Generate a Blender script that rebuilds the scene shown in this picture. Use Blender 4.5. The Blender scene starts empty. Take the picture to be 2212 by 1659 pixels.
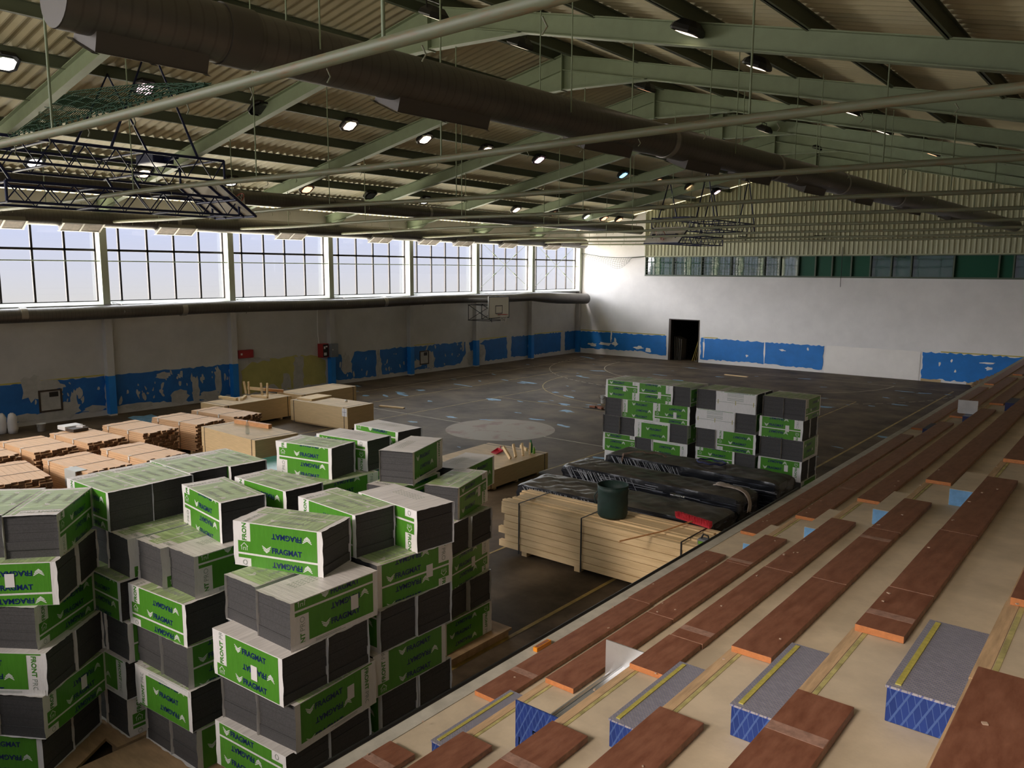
import bpy, math, random
from mathutils import Vector, Matrix
from mathutils.geometry import tessellate_polygon
random.seed(7)
PI = math.pi
scene = bpy.context.scene
COL = scene.collection
R = math.radians

# ------------------------------------------------------------------ camera
def setup_camera():
    yaw, pitch, roll = R(-39.04940553), R(-8.12170595), R(0.30448556)
    f = Vector((math.sin(yaw)*math.cos(pitch), math.cos(yaw)*math.cos(pitch), math.sin(pitch)))
    r = Vector((math.cos(yaw), -math.sin(yaw), 0)); u = r.cross(f)
    r2 = r*math.cos(roll)+u*math.sin(roll); u2 = u*math.cos(roll)-r*math.sin(roll)
    cd = bpy.data.cameras.new('camera'); cd.sensor_width = 36; cd.sensor_fit = 'HORIZONTAL'
    cd.lens = 1724.31*36/2212; cd.clip_end = 300; cd.clip_start = .05
    cam = bpy.data.objects.new('camera', cd); COL.objects.link(cam)
    m = Matrix((r2, u2, -f)).transposed().to_4x4(); m.translation = (29.58804778, -1.57437288, 5.33087555)
    cam.matrix_world = m; scene.camera = cam
setup_camera()

# ------------------------------------------------------------------ light
def nd(nt, t, **kw):
    n = nt.nodes.new(t)
    for k, v in kw.items():
        if k in n.inputs: n.inputs[k].default_value = v
        else: setattr(n, k, v)
    return n
def setup_world():
    w = bpy.data.worlds.new('sky'); scene.world = w; w.use_nodes = True; nt = w.node_tree; nt.nodes.clear()
    out = nd(nt, 'ShaderNodeOutputWorld'); bg = nd(nt, 'ShaderNodeBackground', Strength=SKY)
    # ground glow added to light the ceiling, dim band for pane tone, brightened sky
    tc = nd(nt, 'ShaderNodeTexCoord'); sep = nd(nt, 'ShaderNodeSeparateXYZ'); mr = nd(nt, 'ShaderNodeMapRange')
    mr.inputs['From Min'].default_value = -.5; mr.inputs['From Max'].default_value = .5
    cr = nd(nt, 'ShaderNodeValToRGB')
    el = cr.color_ramp.elements; el[0].position = 0; el[1].position = 1
    for q in (.36, .44, .455, .54, .555, .66): el.new(q)
    for e_, c_ in zip(el, (GROUND_GLOW, GROUND_GLOW, (.84, .80, .74), (.84, .80, .74), (.74, .78, .98), (.78, .82, 1), SKYTOP, SKYTOP)): e_.color = (*c_, 1)
    L = nt.links.new
    L(tc.outputs['Generated'], sep.inputs[0]); L(sep.outputs[2], mr.inputs[0]); L(mr.outputs[0], cr.inputs[0])
    L(cr.outputs[0], bg.inputs[0]); L(bg.outputs[0], out.inputs[0])
def lamp(name, kind, loc, direction, energy, color, **kw):
    l = bpy.data.lights.new(name, kind); l.energy = energy; l.color = color
    for k, v in kw.items(): setattr(l, k, v)
    o = bpy.data.objects.new(name, l); COL.objects.link(o); o.location = loc
    o.rotation_euler = Vector(direction).to_track_quat('-Z', 'Y').to_euler()
    return o
SKY, GROUND_GLOW, SKYTOP = 1.05, (15, 13.4, 10.2), (7.6, 7.8, 8)
setup_world()
# low morning light through an unseen near gable window shaped to steer it
lamp('low_sun', 'SUN', (8, -14, 12), (.12, .89, -.52), 13.5, (1, .87, .74), angle=R(13))
# added second sun, standing in for open sky through the left window wall
lamp('side_sky_fill_sun', 'SUN', (-10, 20, 12), (.72, .69, -.12), 7, (1, .955, .92), angle=R(36))
for nm_, loc_, d_, sx_, sy_ in (('left_window_portal', (-.32, 18.7, 5.63), (1, 0, 0), 46, 3.1), ('near_window_portal', (16.2, -4.6, 7), (0, 1, 0), 29.5, 5.4)):
    o_ = lamp(nm_, 'AREA', loc_, d_, 1, (1, 1, 1), shape='RECTANGLE', size=sx_, size_y=sy_); o_.data.cycles.is_portal = True
scene.view_settings.view_transform = 'Standard'; scene.view_settings.look = 'None'
scene.view_settings.exposure = 0.08; scene.view_settings.gamma = 1; scene.view_settings.use_curve_mapping = False
scene.cycles.use_denoising = True
scene.cycles.max_bounces = 8; scene.cycles.diffuse_bounces = 5; scene.cycles.transparent_max_bounces = 12
scene.cycles.sample_clamp_indirect = 6

# ------------------------------------------------------------------ materials
def mat(name, col, rough=.6, metal=0, var=0, vscale=6, stretch=(1,1,1), bump=0, bscale=40, spec=.5, col2=None, coord='Object', detail=6, ramp=(.35,.65)):
    m = bpy.data.materials.new(name); m.use_nodes = True; nt = m.node_tree; L = nt.links.new
    b = nt.nodes['Principled BSDF']; b.inputs['Roughness'].default_value = rough; b.inputs['Metallic'].default_value = metal
    b.inputs['Specular IOR Level'].default_value = spec
    c = (*col, 1); b.inputs['Base Color'].default_value = c
    if var or col2 or bump:
        tc = nd(nt, 'ShaderNodeTexCoord'); mp = nd(nt, 'ShaderNodeMapping'); mp.inputs['Scale'].default_value = stretch
        L(tc.outputs[coord], mp.inputs[0])
    if var or col2:
        n = nd(nt, 'ShaderNodeTexNoise', Scale=vscale, Detail=detail, Roughness=.65); L(mp.outputs[0], n.inputs['Vector'])
        cr = nd(nt, 'ShaderNodeValToRGB'); e = cr.color_ramp.elements
        e[0].position, e[1].position = ramp
        e[0].color = tuple(x*(1-var) for x in col)+(1,)
        e[1].color = tuple(col2)+(1,) if col2 else tuple(min(1, x*(1+var)) for x in col)+(1,)
        L(n.outputs[0], cr.inputs[0]); L(cr.outputs[0], b.inputs['Base Color'])
    if bump:
        n2 = nd(nt, 'ShaderNodeTexNoise', Scale=bscale, Detail=4); L(mp.outputs[0], n2.inputs['Vector'])
        bp = nd(nt, 'ShaderNodeBump', Strength=bump, Distance=.02); L(n2.outputs[0], bp.inputs['Height']); L(bp.outputs[0], b.inputs['Normal'])
    return m
def lines(m, axis=2, scale=12, lo=.75, width=.12, dist=0):
    """thin darker seams repeating along one axis, multiplied over the base colour (board layers, panel seams)"""
    nt = m.node_tree; L = nt.links.new; b = nt.nodes['Principled BSDF']
    tc = nd(nt, 'ShaderNodeTexCoord'); w = nd(nt, 'ShaderNodeTexWave', Scale=scale, Distortion=dist); w.bands_direction = 'XYZ'[axis]; w.wave_profile = 'SIN'
    cr = nd(nt, 'ShaderNodeValToRGB'); e = cr.color_ramp.elements; e[0].position = 0; e[0].color = (lo, lo, lo, 1); e[1].position = width; e[1].color = (1, 1, 1, 1)
    mx = nd(nt, 'ShaderNodeMix', data_type='RGBA', blend_type='MULTIPLY'); mx.inputs[0].default_value = 1
    L(tc.outputs['Object'], w.inputs[0]); L(w.outputs[1], cr.inputs[0]); L(cr.outputs[0], mx.inputs[7])
    s = b.inputs['Base Color']
    if s.links: L(s.links[0].from_socket, mx.inputs[6])
    else: mx.inputs[6].default_value = s.default_value
    L(mx.outputs[2], s); return m
def emis(name, col, s):
    m = bpy.data.materials.new(name); m.use_nodes = True; b = m.node_tree.nodes['Principled BSDF']
    b.inputs['Base Color'].default_value = (*col, 1); b.inputs['Emission Color'].default_value = (*col, 1); b.inputs['Emission Strength'].default_value = s
    return m
def clear(name, tint, gloss=.06, rough=.02):
    m = bpy.data.materials.new(name); m.use_nodes = True; nt = m.node_tree; nt.nodes.clear(); L = nt.links.new
    o = nd(nt, 'ShaderNodeOutputMaterial'); t = nd(nt, 'ShaderNodeBsdfTransparent', Color=(*tint, 1)); g = nd(nt, 'ShaderNodeBsdfGlossy', Roughness=rough)
    x = nd(nt, 'ShaderNodeMixShader', Fac=gloss); L(t.outputs[0], x.inputs[1]); L(g.outputs[0], x.inputs[2]); L(x.outputs[0], o.inputs[0])
    return m
def checker(name, a, b_, sx=(40, 40, 40)):
    m = mat(name, a, .35, .4); nt = m.node_tree; L = nt.links.new; b = nt.nodes['Principled BSDF']
    tc = nd(nt, 'ShaderNodeTexCoord'); mp = nd(nt, 'ShaderNodeMapping'); mp.inputs['Scale'].default_value = sx
    mp.inputs['Rotation'].default_value = (R(12), R(9), R(18))
    v = nd(nt, 'ShaderNodeTexBrick', Scale=1.0); v.inputs['Mortar Size'].default_value = .045; v.inputs['Brick Width'].default_value = .9; v.inputs['Row Height'].default_value = .45
    v.inputs['Color1'].default_value = (*a, 1); v.inputs['Color2'].default_value = (*[x*.8 for x in a], 1); v.inputs['Mortar'].default_value = (*b_, 1)
    bp = nd(nt, 'ShaderNodeBump', Strength=.5, Distance=.004)
    L(tc.outputs['Object'], mp.inputs[0]); L(mp.outputs[0], v.inputs[0]); L(v.outputs[0], b.inputs['Base Color']); L(v.outputs[1], bp.inputs['Height']); L(bp.outputs[0], b.inputs['Normal'])
    return m
M = {}
M['floor'] = mat('floor concrete', (.084, .060, .038), .62, var=.4, vscale=.55, detail=10, bump=.08, bscale=9, spec=.14, col2=(.165, .122, .080))
M['court'] = mat('court line paint', (.42, .36, .24), .6, var=.35, vscale=3)
M['courty'] = mat('yellow court line paint', (.36, .25, .07), .6, var=.35, vscale=3)
M['disc'] = mat('faded centre circle', (.30, .235, .16), .6, var=.12, vscale=1.3, col2=(.20, .105, .075), ramp=(.52, .62))
M['residue'] = mat('light blue residue', (.16, .34, .52), .5, var=.3, vscale=3)
M['cream'] = mat('cream concrete', (.56, .455, .32), .7, var=.16, vscale=1.6, detail=10, bump=.05, bscale=25)
M['curb'] = mat('grey kerb', (.46, .43, .36), .7, var=.15, vscale=4)
M['edgewood'] = mat('raw wood edging', (.54, .36, .20), .7, var=.2, vscale=5, stretch=(6, .6, 6))
M['glue'] = mat('yellow glue line', (.46, .40, .16), .6, var=.3, vscale=9)
M['plank'] = mat('brown film faced board', (.215, .066, .034), .42, var=.35, vscale=3.4, stretch=(5, 1.4, 5), detail=12, col2=(.37, .165, .10), spec=.5, ramp=(.25, .9))
M['plankend'] = mat('bare board end', (.52, .19, .06), .7, var=.12, vscale=30)
M['wornstrip'] = mat('worn strip on board', (.33, .19, .14), .6, var=.25, vscale=20)
M['seam'] = mat('pale seam', (.5, .36, .26), .7)
M['stepblue'] = checker('blue tread plate', (.028, .066, .30), (.085, .155, .42), (26, 26, 26))
M['stepgrey'] = checker('worn tread plate', (.50, .48, .52), (.16, .18, .40), (30, 48, 30))
M['stepyellow'] = mat('yellow nosing', (.46, .40, .09), .5, var=.2, vscale=30)
M['paleblue'] = mat('pale blue paint', (.16, .36, .62), .5, var=.12, vscale=12)
M['navy'] = mat('navy blue steel', (.012, .018, .075), .4, .2)
M['silver'] = mat('bare sheet metal', (.62, .62, .62), .32, .75, var=.1, vscale=3)
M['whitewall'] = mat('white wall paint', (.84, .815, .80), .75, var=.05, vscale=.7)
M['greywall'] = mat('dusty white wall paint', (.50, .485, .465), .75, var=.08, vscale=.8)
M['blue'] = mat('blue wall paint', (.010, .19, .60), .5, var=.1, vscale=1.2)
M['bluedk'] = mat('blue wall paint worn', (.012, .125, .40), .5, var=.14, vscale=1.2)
M['yellow'] = mat('yellow line paint', (.52, .43, .09), .6)
M['olive'] = mat('yellow wall paint', (.44, .40, .13), .65, var=.12, vscale=1)
M['plaster'] = mat('fresh white plaster', (.93, .89, .85), .8, var=.04, vscale=.9)
M['putty'] = mat('putty', (.42, .405, .38), .8, var=.12, vscale=3)
M['beige'] = mat('beige skirting tile', (.52, .38, .2), .6)
M['steel'] = mat('pale green steel paint', (.245, .30, .195), .5, var=.06, vscale=3)
M['column'] = mat('cream green column paint', (.52, .56, .44), .5, var=.05, vscale=2)
M['purlin'] = mat('shade darkened green purlin', (.115, .135, .09), .55)  # same pale green paint as the rafters, roof shade put into the colour
M['sheet'] = mat('ribbed roof sheet', (.60, .55, .38), .55, var=.06, vscale=1)
M['clad'] = mat('ribbed cladding', (.42, .42, .27), .5, var=.06, vscale=1)
M['rail'] = mat('green rail with rust', (.22, .24, .155), .5, var=.1, vscale=5, stretch=(1, 8, 8), col2=(.24, .13, .06), ramp=(.5, .75))
M['duct'] = mat('spiral duct', (.13, .12, .11), .42, .55, var=.12, vscale=2)
lines(M['duct'], 1, 2.6, .8, .12)
M['ductdk'] = mat('duct collar', (.10, .09, .082), .5, .4)
M['ductlite'] = mat('duct clamp band', (.34, .32, .29), .4, .6)
M['grille'] = mat('duct outlet grille', (.21, .17, .14), .6, .2, var=.2, vscale=9)
M['mull'] = mat('dark window frame', (.018, .013, .012), .5)
M['sill'] = mat('window sill', (.46, .48, .46), .5, var=.06, vscale=2)
M['pane'] = clear('window pane', (.92, .93, .95), .05)
M['panedim'] = clear('sky dimming window pane', (.45, .45, .46), .04)  # tint added to hold back sky fill through the unseen near window
M['clearpet'] = clear('clear plastic', (.86, .9, .9), .16, .05)
M['greenglass'] = mat('green gallery glass', (.004, .07, .038), .03, 0, bump=.05, bscale=1.6, spec=.5)
M['greenglass'].node_tree.nodes['Principled BSDF'].inputs['IOR'].default_value = 2.4
M['greenboard'] = mat('dark green panel', (.008, .085, .045), .45, spec=.3)
M['galframe'] = mat('gallery frame', (.10, .13, .09), .5)
M['black'] = mat('black steel', (.012, .012, .012), .45)
M['lampbody'] = mat('black lamp housing', (.008, .008, .008), .5)
M['red'] = mat('red paint', (.30, .016, .02), .45)
M['redbright'] = mat('red plastic', (.55, .03, .05), .45, var=.2, vscale=30)
M['grey'] = mat('grey paint', (.17, .18, .20), .5)
M['white'] = mat('white plastic', (.72, .71, .70), .5, var=.05, vscale=6)
M['paper'] = mat('paper', (.74, .71, .70), .7)
M['foam'] = mat('graphite foam', (.060, .058, .059), .8, var=.16, vscale=70, detail=3, bump=.1, bscale=120)
lines(M['foam'], 2, 3.14, .8, .03)
M['fwhite'] = mat('white film', (.78, .76, .75), .32, var=.04, vscale=9, bump=.16, bscale=13, stretch=(5, 1, 1))
M['fgreen'] = mat('green printed film', (.078, .270, .026), .32, var=.06, vscale=5, bump=.16, bscale=13, stretch=(5, 1, 1))
M['fnavy'] = mat('navy print', (.008, .022, .105), .35)
M['fink'] = mat('white print', (.70, .74, .68), .35)
M['fgrnink'] = mat('green print', (.07, .26, .035), .35)
M['fgryink'] = mat('grey print', (.33, .37, .33), .4)
M['tgreen'] = mat('dusty sheen green film', (.33, .425, .20), .38, var=.34, vscale=3, stretch=(13, .7, 1), bump=.2, bscale=10)  # pack tops: dust and gloss sheen both put into the film and print colours
M['twhite'] = mat('dusty sheen white film', (.62, .58, .545), .38, var=.14, vscale=3, stretch=(13, .7, 1), bump=.2, bscale=10)
M['tink'] = mat('dusty sheen print', (.30, .33, .26), .5)
M['ply'] = lines(mat('plywood edge', (.64, .455, .235), .7, var=.08, vscale=3, stretch=(1, 1, 12)), 2, 12.6, .84, .25)
M['plyface'] = mat('plywood face', (.58, .43, .25), .65, var=.12, vscale=1.6, stretch=(1, 3, 1))
M['plylow'] = mat('rough plywood', (.40, .26, .14), .7, var=.2, vscale=2, stretch=(1, 4, 1))
M['pine'] = mat('pine board', (.74, .52, .27), .65, var=.14, vscale=2.4, stretch=(.7, 7, 7), detail=8, col2=(.80, .60, .34), ramp=(.3, .6))
M['pineend'] = mat('pine end grain', (.70, .46, .22), .75, var=.2, vscale=22)
M['larch'] = mat('reddish planed board', (.68, .43, .24), .6, var=.07, vscale=2.2, stretch=(1, 6, 6))
M['larchend'] = mat('rough dark board ends', (.15, .075, .036), .8, var=.6, vscale=40, stretch=(1, 1, 2))
M['orangewood'] = mat('orange wood', (.62, .30, .12), .6, var=.15, vscale=5, stretch=(1, 6, 6))
M['strap'] = mat('black strap', (.012, .012, .014), .5)
M['clip'] = mat('white strap clip', (.7, .66, .6), .5)
def wrap_mat():
    m = mat('black stretch film', (.012, .012, .014), .24, bump=.6, bscale=5, spec=.6); nt = m.node_tree; L = nt.links.new; b = nt.nodes['Principled BSDF']
    tc = nd(nt, 'ShaderNodeTexCoord'); mp = nd(nt, 'ShaderNodeMapping'); mp.inputs['Scale'].default_value = (1.0, 1.0, 2.2); mp.inputs['Rotation'].default_value = (0, R(38), 0)
    w = nd(nt, 'ShaderNodeTexNoise', Scale=4.0, Detail=5); mp2 = nd(nt, 'ShaderNodeMapping'); mp2.inputs['Scale'].default_value = (.4, 1, 9)
    cr = nd(nt, 'ShaderNodeValToRGB'); e = cr.color_ramp.elements; e[0].position = .57; e[0].color = (.010, .011, .014, 1); e[1].position = .70; e[1].color = (.09, .10, .13, 1)  # paler streaks put film glare into the base colour
    L(tc.outputs['Object'], mp2.inputs[0]); L(mp2.outputs[0], w.inputs['Vector']); L(w.outputs[0], cr.inputs[0]); L(cr.outputs[0], b.inputs['Base Color'])
    return m
M['wrap'] = wrap_mat()
M['wraptop'] = mat('dusty black film', (.060, .053, .043), .36, var=.5, vscale=1.6, bump=.7, bscale=4, spec=.5, stretch=(.8, 1.4, 1), col2=(.11, .098, .08))
M['streak'] = mat('film glare streak', (.34, .35, .38), .3)  # glare on the stretch film, built as pale strips
M['bag'] = mat('dark green bag', (.008, .030, .024), .6, var=.2, vscale=4, bump=.3, bscale=9)
M['cloth'] = mat('beige cloth', (.46, .38, .32), .9, var=.15, vscale=12)
M['tanstrap'] = mat('brown webbing', (.15, .09, .06), .8)
M['bluecable'] = mat('dark blue cable', (.02, .025, .10), .5)
M['bottle'] = mat('green bottle', (.02, .20, .06), .2, spec=.6)
M['bottle2'] = mat('yellow green bottle', (.20, .42, .05), .3)
M['orange'] = mat('orange plastic', (.85, .30, .02), .4)
M['straw'] = mat('straw', (.30, .20, .11), .9, var=.3, vscale=20)
M['net'] = mat('green net cord', (.008, .05, .02), .8)
M['netgrey'] = mat('grey net cord', (.10, .11, .09), .8)
M['teal'] = mat('teal film', (.05, .24, .19), .35, var=.2, vscale=4)
M['board'] = mat('backboard', (.74, .71, .62), .4)
M['boardclear'] = clear('acrylic backboard', (.62, .62, .57), .12, .1)
M['rimred'] = mat('red rim', (.45, .05, .03), .4)
M['netwhite'] = mat('white net cord', (.6, .58, .55), .8)
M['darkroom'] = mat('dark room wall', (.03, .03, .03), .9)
M['dkwood'] = mat('dark door frame', (.05, .035, .025), .6)
M['mdf'] = mat('grey panel', (.16, .14, .12), .7, var=.3, vscale=3, stretch=(1, 8, .5))
M['brick'] = mat('broken brick', (.28, .11, .06), .8, var=.2, vscale=20)
M['tripod'] = mat('yellow tripod', (.52, .37, .08), .5)
for n_, c_, s_ in (('lensw', (1, .80, .60), 2.6), ('lensc', (1, .95, .88), 3), ('lensp', (1, .70, .78), 2), ('lensb', (.35, .70, 1), 1.8), ('lenso', (1, .50, .28), 2.2)): M[n_] = emis('lamp lens '+n_, c_, s_)
M['lensoff'] = mat('unlit lamp glass', (.05, .055, .06), .15)

# ------------------------------------------------------------------ mesh helpers
class MB:
    def __init__(s): s.v = []; s.f = []; s.m = []; s.sm = []
    def add(s, vs, fs, m=0, smooth=False):
        b = len(s.v); s.v += [tuple(p) for p in vs]
        for f in fs: s.f.append([b+i for i in f]); s.m.append(m); s.sm.append(smooth)
        return s
    def box(s, x0, x1, y0, y1, z0, z1, m=0):
        v = [(x, y, z) for x in (x0, x1) for y in (y0, y1) for z in (z0, z1)]
        return s.add(v, [(0,1,3,2),(4,6,7,5),(0,4,5,1),(2,3,7,6),(0,2,6,4),(1,5,7,3)], m)
    def obox(s, c, size, ang=0, m=0, mtx=None):
        hx, hy, hz = [q/2 for q in size]; T = mtx or Matrix.Rotation(ang, 3, 'Z'); c = Vector(c)
        v = [c+T@Vector((x, y, z)) for x in (-hx, hx) for y in (-hy, hy) for z in (-hz, hz)]
        return s.add(v, [(0,1,3,2),(4,6,7,5),(0,4,5,1),(2,3,7,6),(0,2,6,4),(1,5,7,3)], m)
    def bar(s, a, b, w, h, m=0):
        """square bar between two points"""
        a, b = Vector(a), Vector(b); d = b-a
        q = d.to_track_quat('X', 'Z').to_matrix()
        return s.obox((a+b)/2, (d.length, w, h), mtx=q, m=m)
    def tube(s, pts, r, n=8, m=0, closed=False, smooth=True, caps=True):
        pts = [Vector(p) for p in pts]; N = len(pts); vs = []; up = None
        for i, p in enumerate(pts):
            if closed: t = pts[(i+1) % N]-pts[i-1]
            else: t = pts[min(i+1, N-1)]-pts[max(i-1, 0)]
            t = t.normalized() if t.length > 1e-9 else Vector((0,0,1))
            if up is None or abs(up.dot(t)) > .98: up = Vector((0,0,1)) if abs(t.z) < .9 else Vector((1,0,0))
            a = t.cross(up).normalized(); b = a.cross(t); up = b
            rr = r[i] if isinstance(r, (list, tuple)) else r
            vs += [p+(a*math.cos(2*PI*k/n)+b*math.sin(2*PI*k/n))*rr for k in range(n)]
        fs = []
        for i in range(N if closed else N-1):
            j = (i+1) % N
            fs += [(i*n+k, i*n+(k+1) % n, j*n+(k+1) % n, j*n+k) for k in range(n)]
        s.add(vs, fs, m, smooth)
        if caps and not closed:
            s.add(vs[:n], [tuple(range(n))[::-1]], m); s.add(vs[-n:], [tuple(range(n))], m)
        return s
    def prism(s, poly, axis, a, b, m=0):
        """2D polygon swept along an axis; polygon axes are the two others in xyz order"""
        def P(u, w, t):
            q = [u, w]; q.insert(axis, t); return tuple(q)
        n = len(poly); vs = [P(u, w, a) for u, w in poly]+[P(u, w, b) for u, w in poly]
        s.add(vs, [(i, (i+1) % n, n+(i+1) % n, n+i) for i in range(n)], m)
        tri = tessellate_polygon([[Vector((u, w, 0)) for u, w in poly]])
        s.add(vs[:n], [tuple(t) for t in tri], m); s.add(vs[n:], [tuple(t) for t in tri], m); return s
    def lathe(s, prof, c=(0,0,0), n=16, m=0, smooth=True):
        vs = [(c[0]+r*math.cos(2*PI*k/n), c[1]+r*math.sin(2*PI*k/n), c[2]+z) for r, z in prof for k in range(n)]
        fs = [(i*n+k, i*n+(k+1) % n, (i+1)*n+(k+1) % n, (i+1)*n+k) for i in range(len(prof)-1) for k in range(n)]
        return s.add(vs, fs, m, smooth)
    def poly3(s, pts, m=0):
        tri = tessellate_polygon([[Vector(p) for p in pts]]); return s.add(pts, [tuple(t) for t in tri], m)
    def mesh(s, name, mats, loc=(0,0,0)):
        me = bpy.data.meshes.new(name); l = Vector(loc)
        me.from_pydata([tuple(Vector(v)-l) for v in s.v], [], s.f)
        for k in mats: me.materials.append(M[k] if isinstance(k, str) else k)
        me.polygons.foreach_set('material_index', s.m); me.polygons.foreach_set('use_smooth', s.sm)
        import bmesh
        bm = bmesh.new(); bm.from_mesh(me); bmesh.ops.recalc_face_normals(bm, faces=bm.faces); bm.to_mesh(me); bm.free()
        me.update(); return me
    def build(s, name, mats, parent=None, loc=None, bevel=0):
        """parent: a root Empty/mesh without rotation; vertices are given in world space"""
        if isinstance(mats, str): mats = [mats]
        if loc is None: loc = wloc(parent) if parent else (0, 0, 0)
        o = bpy.data.objects.new(name, s.mesh(name, mats, loc)); COL.objects.link(o)
        if parent: o.parent = parent; o.location = Vector(loc)-wloc(parent)
        else: o.location = loc
        if bevel:
            md = o.modifiers.new('bevel', 'BEVEL'); md.width = bevel; md.segments = 2; md.limit_method = 'ANGLE'
        return o
def wloc(o):
    v = Vector((0,0,0))
    while o: v = v+Vector(o.location); o = o.parent
    return v
def tag(o, label=None, cat=None, group=None, kind=None):
    if label: o['label'] = label
    if cat: o['category'] = cat
    if group: o['group'] = group
    if kind: o['kind'] = kind
    return o
def thing(name, label, cat, loc, group=None):
    o = bpy.data.objects.new(name, None); COL.objects.link(o); o.location = loc; o.empty_display_size = .1
    return tag(o, label, cat, group)
def struct(o, label=None): return tag(o, label, kind='structure')
def copy_tree(src, parent=None):
    c = src.copy(); COL.objects.link(c); c.parent = parent
    for ch in list(src.children): copy_tree(ch, c)
    return c
def jit(a): return random.uniform(-a, a)
def ragged(pts, step=.12, amp=.04):
    """polygon outline with a torn, brushed edge"""
    out = []; n = len(pts)
    for i in range(n):
        a, b = Vector(pts[i]), Vector(pts[(i+1) % n]); L = (b-a).length; k = max(1, int(L/step))
        nn = Vector((-(b-a).y, (b-a).x)).normalized() if L > 0 else Vector((0,0))
        for j in range(k):
            p = a.lerp(b, (j+(jit(.3) if j else 0))/k)+nn*(jit(amp) if j else 0); out.append((p.x, p.y))
    return out
def blob(cx, cy, rx, ry, n=14, amp=.35, rot=0):
    out = []
    for k in range(n):
        t = 2*PI*k/n; q = 1+jit(amp); x, y = rx*q*math.cos(t), ry*q*math.sin(t)
        out.append((cx+x*math.cos(rot)-y*math.sin(rot), cy+x*math.sin(rot)+y*math.cos(rot)))
    return out

# ------------------------------------------------------------------ the setting
YC = lambda k: 11.55+5*k            # column / rafter lines along the hall
YE = 41.68                          # far wall
YN = -4.2                           # near wall
XR = 33.2                           # right wall
RX, RZ = 16.61, 11.0                # ridge
SL, SR = .2, .232
def rtop(x): return RZ-SL*(RX-x) if x < RX else RZ-SR*(x-RX)      # top of rafters
def build_floor():
    b = MB(); b.box(-.3, XR+.3, YN-.3, YE+5, -.3, 0)
    def ln(x0, y0, x1, y1, w=.05, m=1):
        d = Vector((x1-x0, y1-y0)); n = Vector((-d.y, d.x)).normalized()*w/2
        b.add([(x0+n.x, y0+n.y, .003), (x1+n.x, y1+n.y, .003), (x1-n.x, y1-n.y, .003), (x0-n.x, y0-n.y, .003)], [(0,1,2,3)], m)
    def arc(cx, cy, r, a0, a1, m=1, dash=False, w=.05):
        n = max(6, int(abs(a1-a0)*r/.18))
        for i in range(n):
            if dash and i % 3 == 2: continue
            t0, t1 = a0+(a1-a0)*i/n, a0+(a1-a0)*(i+1)/n
            ln(cx+r*math.cos(t0), cy+r*math.sin(t0), cx+r*math.cos(t1), cy+r*math.sin(t1), w, m)
    x0, x1, y0, y1, cx, cy = 2.6, 22.6, -1.25, 38.75, 12.6, 18.75
    ln(x1, y0, x1, y1, .07, 2); ln(x0, y0, x0, y1); ln(x0, y1, x1, y1); ln(x0, cy, x1, cy)
    for r, dsh in ((6, 0), (9, 1)):
        arc(cx+1.5, y1, r, -PI/2, 0, dash=dsh); arc(cx-1.5, y1, r, -PI/2, -PI, dash=dsh); ln(cx-1.5, y1-r, cx+1.5, y1-r)
    for x in (5.1, 20.1): ln(x, 4.75, x, 32.75, .05, 2)
    ln(5.1, 32.75, 20.1, 32.75, .05, 2); arc(cx, 32.75-1.2, 6.25, 0, -PI, 2); ln(8.1, 12, 17.1, 12, .05, 2); ln(8.1, 24, 17.1, 24, .05, 2)
    ln(8.1, 9.7, 8.1, 27.7, .05, 2); ln(17.1, 9.7, 17.1, 27.7, .05, 2)
    b.poly3([(cx+1.85*math.cos(2*PI*k/48), cy+1.85*math.sin(2*PI*k/48), .004) for k in range(48)], 3)
    spots = [(9.8,19.3,.32,.14), (12.3,23.1,.3,.2), (13.9,20.6,.4,.12), (13.2,26.2,.42,.16), (19.4,30.6,.45,.2), (17.2,33.2,.5,.12), (18.4,32.8,.4,.1), (4.6,21.8,.5,.12), (4.5,25.6,.6,.12), (6.3,28.3,.5,.15), (11.4,33.8,.4,.2), (2.2,39.5,.9,.12), (9.6,38.9,.5,.1), (20.9,37.2,.5,.1), (8.4,23.3,.35,.2), (10.4,26,.4,.1), (11.3,24.3,.3,.14), (14.2,28.5,.5,.12), (7.2,31.7,.5,.1), (6.4,34.3,.4,.15), (1.2,16.2,.9,.35), (2.1,12.1,1.3,.5)]
    rnd = random.Random(3)
    while len(spots) < 120:
        x, y = rnd.uniform(1, 23), rnd.uniform(13, 40.5); s_ = rnd.choice((.08, .12, .18, .25))
        spots.append((x, y, s_*rnd.uniform(.8, 1.6), s_*rnd.uniform(.3, .7)))
    for k_, (x, y, rx, ry) in enumerate(spots): b.poly3([(p[0], p[1], .006+k_*.00003) for p in blob(x, y, rx, ry, 11, .4, jit(.5))], 4)
    struct(b.build('floor', ['floor', 'court', 'courty', 'disc', 'residue']))
build_floor()

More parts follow.
